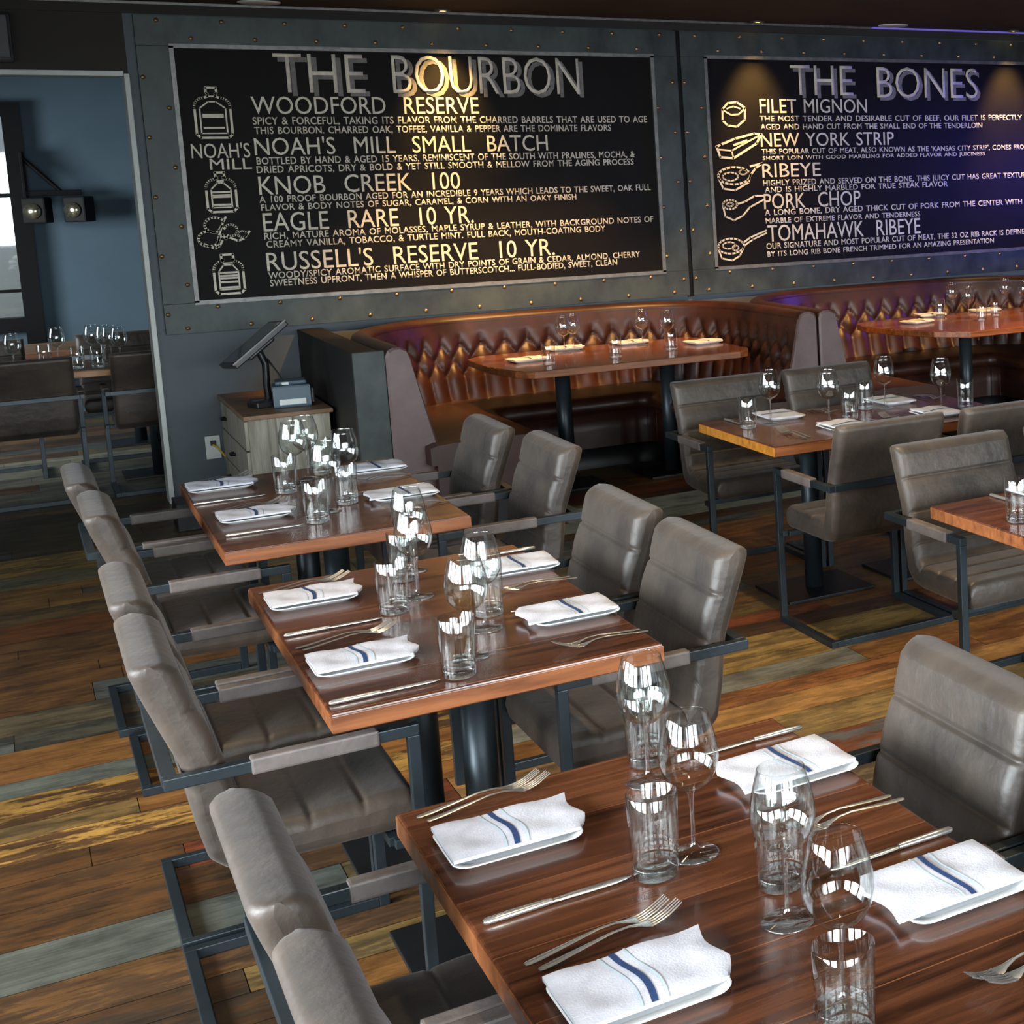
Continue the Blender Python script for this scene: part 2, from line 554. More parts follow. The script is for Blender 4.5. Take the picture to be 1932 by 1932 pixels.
# ------------------------------------------------------------------ floor: rows of reclaimed planks
PAL = [((112, 74, 36), (150, 108, 54)), ((128, 96, 56), (92, 70, 46)), ((74, 54, 38), (112, 80, 46)), ((98, 104, 104), (66, 68, 64)),
       ((62, 62, 58), (92, 88, 76)), ((104, 90, 58), (70, 66, 50)), ((134, 88, 42), (86, 58, 34)), ((86, 84, 72), (128, 104, 64)),
       ((118, 60, 34), (84, 52, 36)), ((92, 76, 52), (134, 108, 62)), ((64, 48, 36), (96, 60, 38))]
OVER = [  # y0, y1, x0, x1, plank colour, worn colour, how much of the wear shows
    (4.90, 5.32, -0.6, 0.9, (84, 60, 38), (166, 130, 66), 1.0), (2.0, 3.9, -0.9, 0.5, (74, 52, 34), (56, 50, 42), 0.7), (3.93, 4.19, -0.8, 0.45, (88, 94, 93), (78, 82, 80), 0.5),  # the view's corner darkening is put into the near-left plank colours
    (4.19, 4.37, -0.8, 0.5, (50, 52, 50), (60, 58, 52), 0.6), (4.37, 4.9, -0.8, 0.6, (92, 62, 34), (66, 48, 32), 0.8), (5.40, 5.60, -0.4, 1.0, (104, 112, 110), (82, 88, 84), 0.6),
    (5.6, 6.05, -0.8, 0.6, (132, 92, 46), (112, 74, 40), 0.7), (6.05, 6.3, -0.8, 1.2, (94, 84, 66), (60, 56, 48), 0.7),
    (6.3, 7.3, -0.8, 0.8, (112, 78, 42), (86, 58, 36), 0.8), (7.3, 7.6, -0.6, 0.9, (132, 80, 34), (104, 64, 32), 0.8),
    (7.60, 8.24, 2.3, 4.9, (150, 156, 146), (138, 142, 132), 0.6), (7.9, 8.3, -0.8, 0.9, (150, 112, 60), (122, 92, 54), 0.6),
    (8.3, 8.6, -0.8, 0.9, (110, 112, 100), (140, 128, 84), 0.7), (8.6, 9.1, -0.8, 0.9, (170, 140, 74), (104, 96, 74), 0.8),
    (9.1, 10.2, -0.8, 0.9, (92, 84, 58), (70, 66, 50), 0.7), (10.6, 12.4, -0.8, 1.6, (140, 142, 130), (120, 118, 104), 0.6),
    (3.5, 3.9, 1.5, 3.4, (122, 74, 46), (92, 60, 42), 0.8), (3.9, 4.1, 1.5, 3.4, (112, 98, 74), (74, 60, 52), 0.9), (4.1, 4.3, 1.5, 2.6, (104, 62, 42), (86, 90, 98), 1.0),
    (4.3, 4.5, 1.5, 3.2, (146, 122, 78), (104, 88, 60), 0.7), (4.5, 4.7, 1.5, 3.2, (162, 122, 72), (122, 92, 58), 0.7), (4.7, 4.88, 1.5, 3.2, (140, 92, 52), (98, 64, 40), 0.8), (4.88, 5.08, 1.5, 3.4, (110, 112, 110), (92, 88, 76), 0.6),
    (5.08, 5.4, 1.5, 3.4, (150, 124, 72), (104, 84, 54), 0.8), (5.4, 5.75, 1.5, 2.5, (132, 72, 40), (96, 56, 36), 0.8), (6.3, 7.1, 2.2, 3.6, (150, 96, 40), (112, 72, 36), 0.8),
    (5.1, 5.35, 1.7, 3.4, (98, 104, 108), (126, 96, 56), 0.7)]
rnd = random.Random(3)
vs, fs, cA, cB = [], [], [], []
y = -2.5
while y < 14.8:
    h = rnd.choice((0.13, 0.15, 0.18, 0.21, 0.24))
    x = -3.2 - rnd.random() * 1.2
    last = None
    while x < 9.0:
        l = rnd.uniform(0.6, 2.0)
        xa, xb, ya, yb = max(x, -3.2), min(x + l, 9.0), y, min(y + h, 14.8)
        x += l
        if xb <= xa:
            continue
        while True:
            pc = rnd.choice(PAL)
            if pc is not last:
                break
        last = pc
        wear = rnd.choice((0.4, 0.7, 1.0))
        a, b2 = pc
        xm, ym = (xa + xb) / 2, (ya + yb) / 2
        for (o0, o1, p0, p1, ca, cb, w) in OVER:
            if o0 <= ym <= o1 and p0 <= xm <= p1:
                a, b2, wear = ca, cb, w
                break
        j = rnd.uniform(0.85, 1.12)
        k = len(vs)
        g = 0.0012
        vs += [(xa + g, ya + g, 0), (xb - g, ya + g, 0), (xb - g, yb - g, 0), (xa + g, yb - g, 0)]
        fs.append((k, k + 1, k + 2, k + 3))
        cA += [(*[q * j for q in lin(a)], 1)] * 4
        cB += [(*[q * j for q in lin(b2)], wear)] * 4
    y += h
k = len(vs)
vs += [(-3.2, -2.5, -0.003), (9, -2.5, -0.003), (9, 14.8, -0.003), (-3.2, 14.8, -0.003)]
fs.append((k, k + 1, k + 2, k + 3))
cA += [(0.006, 0.005, 0.004, 1)] * 4
cB += [(0.006, 0.005, 0.004, 0)] * 4
me = bpy.data.meshes.new('floor')
me.from_pydata(vs, [], fs)
for nm, cc in (('plank', cA), ('wear', cB)):
    at = me.color_attributes.new(nm, 'FLOAT_COLOR', 'CORNER')
    at.data.foreach_set('color', [q for c in cc for q in c])
me.materials.append(M['floor'])
floor = bpy.data.objects.new('floor', me)
C.objects.link(floor)
floor['kind'] = 'structure'

# ------------------------------------------------------------------ room shell
CZ = 2.94
struct('ceiling', MB().box(-3.3, 9.1, -2.6, 15.0, CZ, CZ + 0.1), 'ceiling')
struct('wall_back', MB().box(0.724, 9.0, 10.0, 10.15, 0, CZ), 'grey_wall')
struct('wall_header', MB().box(-3.2, 0.724, 10.0, 10.15, 2.53, CZ), 'dark_wall')
struct('wall_right', MB().box(9.0, 9.1, -2.6, 15.0, 0, CZ), 'dark_wall')


def pierced(name, axis, at, spans, lo, hi, z0, z1, mat):
    """a wall with window openings: piers between the spans, sill and lintel strips above and below"""
    mb = MB()
    t = 0.12

    def bx(a, b, za, zb):
        if b - a < 0.01:
            return
        if axis == 'x':
            mb.box(at - t, at, a, b, za, zb)
        else:
            mb.box(a, b, at - t, at, za, zb)
    cur = lo
    for a, b in spans:
        bx(cur, a, 0, CZ)
        bx(a, b, 0, z0)
        bx(a, b, z1, CZ)
        cur = b
    bx(cur, hi, 0, CZ)
    return struct(name, mb, mat)


pierced('wall_left', 'x', -3.2, [(y - 0.85, y + 0.85) for y in (-0.9, 1.3, 3.5, 5.7)] + [(10.7, 12.7)], -2.6, 15.0, 0.9, 2.6, 'dark_wall')
pierced('wall_front', 'y', -2.5, [(x - 0.85, x + 0.85) for x in (-1.7, 0.4, 2.5, 4.6, 6.7)], -3.3, 9.1, 0.9, 2.6, 'dark_wall')
struct('wall_further_right', MB().box(2.6, 2.7, 10.15, 14.8, 0, CZ), 'blue_wall')
fb = MB()
fb.box(0.22, 2.6, 14.8, 14.92, 0, CZ).box(-3.2, -1.5, 14.8, 14.92, 0, CZ)
fb.box(-1.5, 0.22, 14.8, 14.92, 0, 0.8).box(-1.5, 0.22, 14.8, 14.92, 2.58, CZ)
struct('wall_further_back', fb, 'blue_wall')
# the window of the further room: black frame, rails and pane
w = struct('window_1', MB().box(0.138, 0.265, 14.68, 14.85, 0.45, 2.60).box(-1.5, 0.138, 14.68, 14.85, 2.49, 2.60)
           .box(-1.5, 0.138, 14.7, 14.85, 0.72, 0.84).box(-0.75, -0.69, 14.7, 14.8, 0.84, 2.49), 'frame_black')
struct('window_rail', MB().box(-1.5, 0.138, 14.72, 14.78, 1.83, 1.865).box(-1.5, 0.138, 14.72, 14.78, 1.05, 1.075), 'frame_black', w)
struct('window_pane', MB().box(-1.5, 0.138, 14.79, 14.795, 0.84, 2.49), 'glass', w)
struct('ground_outside', MB().box(-9, 4, 15.05, 30, -0.1, 0.0), 'lawn')
struct('wall_outside', MB().box(-9, 4, 19, 19.2, 0, 6), 'outdoor')
# white casing of the opening, dark strip above the panels, silver strip at the ceiling
struct('trim_1', MB().box(0.70, 0.728, 9.975, 10.16, 0.0, 2.53, 0.004), 'white_trim')
struct('trim_2', MB().box(-3.2, 0.70, 9.975, 10.16, 2.515, 2.545, 0.004), 'white_trim')
struct('trim_3', MB().box(-3.2, 9.0, 9.96, 10.0, 2.922, 2.94, 0.003), 'silver')
struct('trim_4', MB().box(-3.2, 9.0, 9.985, 10.0, 2.872, 2.922), 'dark_wall')

struct('gap_shade', MB().box(4.03, 4.075, 9.985, 10.0, 1.0, 2.87), 'frame_black')  # black strip in place of the shade between the panels
# ------------------------------------------------------------------ lamps of the room, with added ones over the booths
def spot(name, loc, target, power, col, ang, blend, parent):
    d = bpy.data.lights.new(name, 'SPOT')
    d.energy = power
    d.color = col
    d.spot_size = ang
    d.spot_blend = blend
    d.shadow_soft_size = 0.04
    o = bpy.data.objects.new(name, d)
    C.objects.link(o)
    o.parent = parent
    o.location = loc
    o.rotation_euler = (Vector(target) - Vector(loc)).to_track_quat('-Z', 'Y').to_euler()
    return o


for i, (x, txt) in enumerate(((2.46, 'above the middle of the bourbon board'), (4.62, 'above the icons of the bones board'), (6.84, 'at the far end above the bones board'))):
    t = thing('downlight', 'added unseen warm downlight ' + txt, 'ceiling light', (x, 9.86, CZ), 0, 'recessed downlights')
    MB().lathe([(0.035, -0.001), (0.05, -0.001), (0.052, -0.006), (0.036, -0.012), (0.035, -0.001)], 24).build('trim_ring', 'silver', t)
    MB().lathe([(0.0005, -0.006), (0.035, -0.006), (0.035, -0.003), (0.0005, -0.003)], 24).build('lens', 'warm_lens', t)
    spot('downlight_beam', (0, -0.16, -0.04), (0.0, 0.17, -0.84), 230, (1.0, 0.56, 0.16), 0.98, 1.0, t)
for x, txt in ((1.41, 'above the start of the bourbon board'), (5.70, 'above the word bones')):
    t = thing('ceiling_speaker', 'flush pale round ceiling speaker ' + txt, 'speaker', (x, 9.80, CZ), 0, 'flush ceiling speakers')
    MB().lathe([(0.0005, -0.010), (0.10, -0.009), (0.115, -0.004), (0.115, -0.001), (0.0005, -0.001)], 32).build('grille', 'white_plastic', t)
for i, (x, y, txt) in enumerate(((2.35, 8.85, 'above the tufted corner of the near booth'), (3.1, 8.75, 'above the long table of the near booth'), (4.2, 8.4, 'above the booth arm ends'),  # added lamps out of view, put in to warm the booths
                                 (5.5, 7.9, 'above the second booth table'), (6.6, 7.6, 'above the end of the second booth'))):
    t = thing('downlight', 'added unseen warm downlight ' + txt, 'ceiling light', (x, y, CZ), 0, 'recessed downlights')
    MB().lathe([(0.035, -0.001), (0.05, -0.001), (0.052, -0.006), (0.036, -0.012), (0.035, -0.001)], 24).build('trim_ring', 'silver', t)
    MB().lathe([(0.0005, -0.006), (0.035, -0.006), (0.035, -0.003), (0.0005, -0.003)], 24).build('lens', 'warm_lens', t)
    spot('downlight_beam', (0, 0, -0.03), (0.0, 0.40, -1.0), (370, 370, 370, 640, 640)[i], (1.0, 0.52, 0.17), 1.0, 0.7, t)
for i, (x, y, txt) in enumerate(((0.85, 1.9, 'over the nearest table'), (0.85, 3.9, 'over the middle table'), (2.25, 3.0, 'over the bare floor'),
                                 (2.25, 4.8, 'over the aisle between the tables'), (3.2, 5.7, 'over the gold edged table'), (-0.35, 4.6, 'over the floor beside the left chairs'))):
    t = thing('downlight', 'added unseen warm downlight ' + txt, 'ceiling light', (x, y, CZ), 0, 'recessed downlights')
    MB().lathe([(0.035, -0.001), (0.05, -0.001), (0.052, -0.006), (0.036, -0.012), (0.035, -0.001)], 24).build('trim_ring', 'silver', t)
    MB().lathe([(0.0005, -0.006), (0.035, -0.006), (0.035, -0.003), (0.0005, -0.003)], 24).build('lens', 'warm_lens', t)
    spot('downlight_beam', (0, 0, -0.03), (0.0, 0.0, -1.0), (38, 38, 190, 190, 60, 110)[i], (1.0, 0.74, 0.44), 1.5, 1.0, t)
t = thing('led_strip', 'violet LED strip along the ceiling edge above the bones board', 'light strip', (0, 0, 0))
MB().box(5.6, 8.4, 9.93, 9.955, 2.925, 2.936).build('diffuser', 'led', t)
MB().box(5.6, 8.4, 9.955, 9.959, 2.924, 2.938).build('channel', 'silver', t)
t = thing('wall_speaker', 'black speaker box mounted high over the opening', 'speaker', (0.10, 9.95, 2.71))
MB().box(-0.085, 0.085, -0.16, 0.02, -0.13, 0.13, 0.015).build('cabinet', 'plastic_black', t)
MB().box(-0.07, 0.07, -0.168, -0.158, -0.115, 0.115, 0.004).build('grille', 'black', t)
MB().box(-0.03, 0.03, 0.0, 0.05, -0.03, 0.03).build('bracket', 'black', t)

t = thing('added_screen', 'added unseen screen giving blue light on the side wall past the second booth', 'added_screen', (8.94, 8.9, 1.9))  # unseen screen added as the source of the blue light
MB().box(-0.02, 0.04, -0.52, 0.52, -0.32, 0.32, 0.008).build('housing', 'plastic_black', t)
MB().box(-0.024, -0.02, -0.49, 0.49, -0.29, 0.29).build('screen', 'led', t)
# bracket lamp with two heads on the window frame of the further room
t = thing('bracket_lamp', 'black bracket with two lamp heads and a diagonal brace beside the window', 'lamp', (0, 0, 0))
MB().box(0.225, 0.63, 14.58, 14.62, 1.835, 1.88, 0.004).build('arm', 'frame_black', t)
MB().tube([(0.245, 14.6, 2.15), (0.49, 14.6, 1.865)], 0.016, 8).build('brace', 'frame_black', t)
MB().box(0.225, 0.247, 14.56, 14.69, 1.75, 2.20, 0.004).build('wall_plate', 'frame_black', t)
for hx, tw in ((0.27, 0.35), (0.555, 0.5)):
    mx = Matrix.Translation((hx + 0.03, 14.50, 1.725)) @ Matrix.Rotation(-tw, 4, 'Z')
    hb = MB().box(-0.085, 0.085, -0.055, 0.11, -0.11, 0.10, 0.012, mx).build('lamp_head', 'frame_black', t)
    r = MB().lathe([(0.001, 0.0), (0.03, -0.006), (0.058, 0.006), (0.064, 0.0), (0.064, 0.012), (0.001, 0.012)], 20).build('reflector', 'reflector', hb)
    r.matrix_local = mx @ Matrix.Translation((-0.01, -0.057, -0.01)) @ Matrix.Rotation(PI / 2, 4, 'X')


# ------------------------------------------------------------------ menu boards
DG = bpy.context.evaluated_depsgraph_get


def lettering(name, text, x0, x1, z0, z1, mat, parent, y=-0.012, thick=0.0, slant=0.0, spacing=1.0):
    """text fitted into the box x0..x1, z0..z1 of the board's own plane"""
    cu = bpy.data.curves.new(name, 'FONT')
    cu.body = text
    cu.size = 1
    cu.resolution_u = 3
    cu.offset = thick
    cu.space_word = 1.35
    cu.space_character = spacing
    tmp = bpy.data.objects.new('tmp', cu)
    C.objects.link(tmp)
    bpy.context.view_layer.update()
    me = bpy.data.meshes.new_from_object(tmp.evaluated_get(DG()))
    bpy.data.objects.remove(tmp)
    xs = [v.co.x for v in me.vertices]
    ys = [v.co.y for v in me.vertices]
    a, b = min(xs), max(xs)
    c, d = (min(ys), max(ys)) if not any(ch in text for ch in ',&;') else (0.0, 0.69)
    for v in me.vertices:
        q = (v.co.y - c) / (d - c)
        v.co = (x0 + (v.co.x - a) / (b - a) * (x1 - x0) + slant * q, y, z0 + q * (z1 - z0))
    bm = bmesh.new()
    bm.from_mesh(me)
    r = bmesh.ops.extrude_face_region(bm, geom=bm.faces[:])
    for v in r['geom']:
        if isinstance(v, bmesh.types.BMVert):
            v.co.y -= 0.002
    bmesh.ops.recalc_face_normals(bm, faces=bm.faces[:])
    bm.to_mesh(me)
    bm.free()
    me.name = name
    me.materials.clear()
    me.materials.append(M[mat])
    o = bpy.data.objects.new(name, me)
    C.objects.link(o)
    o.parent = parent
    return o


rivet_mesh = None


def rivets(parent, pts):
    global rivet_mesh
    for x, z in pts:
        if rivet_mesh is None:
            o = MB().lathe([(0.0004, -0.010), (0.008, -0.0085), (0.0125, -0.004), (0.0135, 0.0)], 12).build('rivet', 'brass', parent)
            rivet_mesh = o
        else:
            o = rivet_mesh.copy()
            C.objects.link(o)
            o.parent = parent
        o.rotation_euler = (-PI / 2, 0, 0)
        o.location = (x, -0.024, z)


def menu_board(name_label, xl, xr, il, ir):
    """x in world metres; the frame lies on the wall at y = 10"""
    t = thing('menu_board', name_label, 'menu board', (0, 9.99, 0))
    zb, zt, ib, it = 1.01, 2.865, 1.19, 2.69
    fr = MB()
    fr.box(xl, xr, -0.025, 0.01, zb, ib, 0.002).box(xl, xr, -0.025, 0.01, it, zt, 0.002)
    fr.box(xl, il, -0.025, 0.01, ib, it, 0.002).box(ir, xr, -0.025, 0.01, ib, it, 0.002)
    fr.build('steel_frame', 'panel', t)
    MB().box(il, ir, -0.012, 0.01, ib, it).build('blackboard', 'board', t)
    e = 0.012
    MB().box(il - e, ir + e, -0.034, -0.012, ib - e, ib + e).box(il - e, ir + e, -0.034, -0.012, it - e, it + e) \
        .box(il - e, il + e, -0.034, -0.012, ib, it).box(ir - e, ir + e, -0.034, -0.012, ib, it).build('inner_edging', 'silver', t)
    pts = []
    n = round((xr - xl - 0.23) / 0.34)
    st = (xr - xl - 0.23) / n
    for k in range(n + 1):
        pts += [(xl + 0.115 + st * k, 1.042), (xl + 0.115 + st * k, 2.835)]
        if k < n:
            pts += [(xl + 0.115 + st * (k + 0.5), 1.16), (xl + 0.115 + st * (k + 0.5), 2.735)]
    for k in range(5):
        z = 1.13 + 0.345 * k
        pts += [(xl + 0.02, z), (xr - 0.04, z)]
        if k < 4:
            pts += [(xl + 0.137, z + 0.17), (xr - 0.156, z + 0.17)]
    rivets(t, pts)
    return t


def write(t, rows):
    for (txt, x0, x1, z0, z1, kind) in rows:
        if kind == 't':
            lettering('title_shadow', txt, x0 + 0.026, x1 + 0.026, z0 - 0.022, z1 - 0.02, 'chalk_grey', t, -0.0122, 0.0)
            lettering('title_lettering', txt, x0, x1, z0, z1, 'chalk', t, -0.0150, -0.012)
        elif kind == 'h':
            lettering('heading_lettering', txt, x0, x1, z0, z1, 'chalk', t, -0.0126, 0.0)
        else:
            lettering('description_lettering', txt, x0, x1, z0, z1, 'chalk', t, -0.0122, 0.012, 0.0, 1.04)


B1 = menu_board('riveted steel framed blackboard titled the bourbon, above the near booth', 0.773, 4.038, 0.949, 3.855)
write(B1, [
    ('THE', 1.480, 1.987, 2.428, 2.660, 't'), ('BOURBON', 2.152, 3.342, 2.423, 2.665, 't'),
    ('WOODFORD  RESERVE', 1.340, 2.668, 2.297, 2.403, 'h'),
    ('SPICY & FORCEFUL, TAKING ITS FLAVOR FROM THE CHARRED BARRELS THAT ARE USED TO AGE', 1.340, 3.801, 2.236, 2.280, 'd'),
    ('THIS BOURBON. CHARRED OAK, TOFFEE, VANILLA & PEPPER ARE THE DOMINATE FLAVORS', 1.344, 3.540, 2.180, 2.222, 'd'),
    ("NOAH'S  MILL  SMALL  BATCH", 1.336, 3.099, 2.052, 2.161, 'h'),
    ('BOTTLED BY HAND & AGED 15 YEARS, REMINISCENT OF THE SOUTH WITH PRALINES, MOCHA, &', 1.340, 3.697, 1.998, 2.040, 'd'),
    ('DRIED APRICOTS, DRY & BOLD & YET STILL SMOOTH & MELLOW FROM THE AGING PROCESS', 1.336, 3.686, 1.947, 1.988, 'd'),
    ('KNOB  CREEK  100', 1.339, 2.514, 1.815, 1.926, 'h'),
    ('A 100 PROOF BOURBON AGED FOR AN INCREDIBLE 9 YEARS WHICH LEADS TO THE SWEET, OAK FULL', 1.335, 3.797, 1.768, 1.808, 'd'),
    ('FLAVOR & BODY NOTES OF SUGAR, CARAMEL, & CORN WITH AN OAKY FINISH', 1.340, 3.268, 1.720, 1.758, 'd'),
    ('EAGLE  RARE  10 YR.', 1.343, 2.581, 1.592, 1.706, 'h'),
    ('RICH, MATURE AROMA OF MOLASSES, MAPLE SYRUP & LEATHER, WITH BACKGROUND NOTES OF', 1.342, 3.802, 1.546, 1.586, 'd'),
    ('CREAMY VANILLA, TOBACCO, & TURTLE MINT. FULL BACK, MOUTH-COATING BODY', 1.350, 3.455, 1.496, 1.536, 'd'),
    ("RUSSELL'S  RESERVE  10 YR.", 1.342, 3.096, 1.352, 1.470, 'h'),
    ('WOODY/SPICY AROMATIC SURFACE WITH DRY POINTS OF GRAIN & CEDAR, ALMOND, CHERRY', 1.344, 3.690, 1.306, 1.346, 'd'),
    ('SWEETNESS UPFRONT, THEN A WHISPER OF BUTTERSCOTCH... FULL-BODIED, SWEET, CLEAN', 1.349, 3.523, 1.260, 1.300, 'd'),
    ("NOAH'S", 1.000, 1.310, 2.040, 2.130, 'h'), ('MILL', 1.090, 1.312, 1.972, 2.036, 'h')])
B2 = menu_board('riveted steel framed blackboard titled the bones, above the second booth', 4.068, 7.34, 4.248, 7.15)
write(B2, [
    ('THE', 4.912, 5.432, 2.428, 2.646, 't'), ('BONES', 5.638, 6.557, 2.410, 2.644, 't'),
    ('FILET MIGNON', 4.657, 5.544, 2.297, 2.400, 'h'),
    ('THE MOST TENDER AND DESIRABLE CUT OF BEEF, OUR FILET IS PERFECTLY', 4.650, 6.984, 2.236, 2.278, 'd'),
    ('AGED AND HAND CUT FROM THE SMALL END OF THE TENDERLOIN', 4.656, 6.592, 2.176, 2.218, 'd'),
    ('NEW YORK STRIP', 4.652, 5.770, 2.053, 2.153, 'h'),
    ("THIS POPULAR CUT OF MEAT, ALSO KNOWN AS THE 'KANSAS CITY STRIP', COMES FROM", 4.654, 7.04, 2.000, 2.038, 'd'),
    ('SHORT LOIN WITH GOOD MARBLING FOR ADDED FLAVOR AND JUICINESS', 4.660, 6.609, 1.948, 1.986, 'd'),
    ('RIBEYE', 4.652, 5.128, 1.832, 1.931, 'h'),
    ('HIGHLY PRIZED AND SERVED ON THE BONE, THIS JUICY CUT HAS GREAT TEXTURE', 4.654, 7.04, 1.770, 1.812, 'd'),
    ('AND IS HIGHLY MARBLED FOR TRUE STEAK FLAVOR', 4.664, 6.247, 1.720, 1.762, 'd'),
    ('PORK  CHOP', 4.653, 5.456, 1.600, 1.713, 'h'),
    ('A LONG BONE, DRY AGED THICK CUT OF PORK FROM THE CENTER WITH', 4.655, 6.962, 1.554, 1.596, 'd'),
    ('MARBLE OF EXTREME FLAVOR AND TENDERNESS', 4.660, 5.982, 1.494, 1.534, 'd'),
    ('TOMAHAWK  RIBEYE', 4.670, 5.980, 1.360, 1.482, 'h'),
    ('OUR SIGNATURE AND MOST POPULAR CUT OF MEAT, THE 32 OZ RIB RACK IS DEFINED', 4.655, 7.02, 1.308, 1.350, 'd'),
    ('BY ITS LONG RIB BONE FRENCH TRIMMED FOR AN AMAZING PRESENTATION', 4.660, 6.672, 1.250, 1.290, 'd')])


def arc(cx, cz, rx_, rz_, a0, a1, n=14):
    return [(cx + rx_ * math.cos(a0 + (a1 - a0) * k / n), cz + rz_ * math.sin(a0 + (a1 - a0) * k / n)) for k in range(n + 1)]


def bottle(name, cx, z0, z1, hw, neck, lab):
    mb = MB()
    h = z1 - z0
    sh = z0 + h * 0.66
    out = [(cx - hw, z0 + 0.02), (cx - hw, sh - 0.02)] + arc(cx - hw + 0.05, sh - 0.01, 0.05, 0.05, PI, PI / 2, 6) + \
          [(cx - neck, sh + 0.05), (cx - neck, z1 - 0.035), (cx - neck - 0.008, z1 - 0.03), (cx - neck - 0.008, z1), (cx + neck + 0.008, z1),
           (cx + neck + 0.008, z1 - 0.03), (cx + neck, z1 - 0.035), (cx + neck, sh + 0.05)] + \
        arc(cx + hw - 0.05, sh - 0.01, 0.05, 0.05, PI / 2, 0, 6) + [(cx + hw, sh - 0.02), (cx + hw, z0 + 0.02), (cx + hw - 0.02, z0), (cx - hw + 0.02, z0)]
    mb.ribbon(out, 0.013, -0.0122, 0.003, True)
    ins = 0.026
    inn = [(cx - hw + ins, z0 + ins), (cx - hw + ins, sh - 0.02), (cx - neck, sh + 0.018), (cx + neck, sh + 0.018), (cx + hw - ins, sh - 0.02), (cx + hw - ins, z0 + ins)]
    mb.ribbon(inn, 0.008, -0.0122, 0.003, True)
    for q in lab:
        mb.ribbon([(cx - hw * 0.55, z0 + h * q), (cx + hw * 0.55, z0 + h * q)], 0.011, -0.0122, 0.003)
    mb.ribbon([(cx - neck, z1 - 0.05), (cx + neck, z1 - 0.05)], 0.008, -0.0122, 0.003)
    return mb


bottle('b', 1.133, 2.160, 2.452, 0.094, 0.020, (0.42, 0.46, 0.20)).build('bottle_drawing', 'chalk', B1)
bottle('b', 1.135, 1.722, 1.955, 0.078, 0.016, (0.18, 0.38, 0.42, 0.5)).build('bottle_drawing', 'chalk', B1)
bottle('b', 1.132, 1.232, 1.466, 0.078, 0.024, (0.16, 0.30, 0.40, 0.46, 0.54)).build('bottle_drawing', 'chalk', B1)
mb = MB()
mb.ribbon(arc(1.085, 1.645, 0.055, 0.045, 0.2 * PI, 1.5 * PI, 12) + [(1.10, 1.61), (1.12, 1.64)], 0.013, -0.0122, 0.003)
mb.ribbon(arc(1.045, 1.565, 0.055, 0.045, 0.3 * PI, 2.0 * PI, 14) + [(1.12, 1.585), (1.135, 1.56), (1.15, 1.58)], 0.013, -0.0122, 0.003)
mb.ribbon([(1.085, 1.515), (1.10, 1.58), (1.128, 1.66), (1.145, 1.69)], 0.012, -0.0122, 0.003)
mb.ribbon(arc(1.165, 1.61, 0.035, 0.035, 0.9 * PI, -0.6 * PI, 12) + [(1.15, 1.57), (1.20, 1.545), (1.235, 1.56), (1.265, 1.60)], 0.012, -0.0122, 0.003)
mb.ribbon(arc(1.225, 1.585, 0.025, 0.018, 0, 2 * PI, 12), 0.010, -0.0122, 0.003)
mb.ribbon([(1.02, 1.535), (1.07, 1.505), (1.10, 1.52), (1.115, 1.55)], 0.011, -0.0122, 0.003)
mb.build('script_lettering', 'chalk', B1)


def steak(pts_list):
    mb = MB()
    for pts, wd_, cl in pts_list:
        mb.ribbon(pts, wd_, -0.0122, 0.003, cl)
    return mb.build('meat_drawing', 'chalk', B2)


steak([([(4.365, 2.325), (4.41, 2.37), (4.48, 2.375), (4.54, 2.335), (4.535, 2.25), (4.47, 2.20), (4.40, 2.21), (4.362, 2.245)], 0.014, True),
       ([(4.365, 2.32), (4.43, 2.285), (4.49, 2.29), (4.54, 2.33)], 0.011, False), ([(4.40, 2.33), (4.45, 2.345), (4.50, 2.33)], 0.01, False)])
steak([([(4.305, 2.06), (4.33, 1.985), (4.43, 1.975), (4.62, 2.08), (4.655, 2.145), (4.60, 2.15), (4.45, 2.115), (4.34, 2.075)], 0.016, True),
       ([(4.32, 2.04), (4.42, 2.03), (4.64, 2.135)], 0.011, False), ([(4.42, 2.03), (4.43, 1.98)], 0.011, False), ([(4.44, 2.07), (4.54, 2.1)], 0.016, False)])
steak([(arc(4.43, 1.85, 0.125, 0.062, 0.15 * PI, 2.0 * PI, 18) + [(4.60, 1.90), (4.655, 1.935), (4.56, 1.915)], 0.015, False),
       (arc(4.40, 1.845, 0.06, 0.03, 0, 2 * PI, 12), 0.011, False), ([(4.31, 1.83), (4.34, 1.76), (4.43, 1.745), (4.54, 1.80), (4.56, 1.86)], 0.013, False),
       (arc(4.50, 1.875, 0.03, 0.018, 0, 2 * PI, 10), 0.01, False)])
steak([(arc(4.385, 1.645, 0.055, 0.034, 0, 2 * PI, 14), 0.013, False), ([(4.44, 1.645), (4.50, 1.66), (4.58, 1.70), (4.65, 1.70)], 0.013, False),
       ([(4.33, 1.63), (4.345, 1.56), (4.41, 1.53), (4.48, 1.56), (4.54, 1.62), (4.65, 1.67)], 0.012, False), (arc(4.385, 1.645, 0.025, 0.014, 0, 2 * PI, 8), 0.011, False)])
steak([(arc(4.375, 1.345, 0.10, 0.055, 0.1 * PI, 2.05 * PI, 18), 0.012, False), ([(4.465, 1.36), (4.53, 1.40), (4.66, 1.445)], 0.012, False),
       ([(4.475, 1.34), (4.55, 1.385), (4.66, 1.425)], 0.011, False), ([(4.275, 1.33), (4.30, 1.26), (4.38, 1.24), (4.44, 1.27), (4.48, 1.34)], 0.011, False),
       (arc(4.36, 1.35, 0.05, 0.025, 0, 2 * PI, 10), 0.01, False), (arc(4.41, 1.33, 0.025, 0.02, 0, 2 * PI, 8), 0.009, False)])


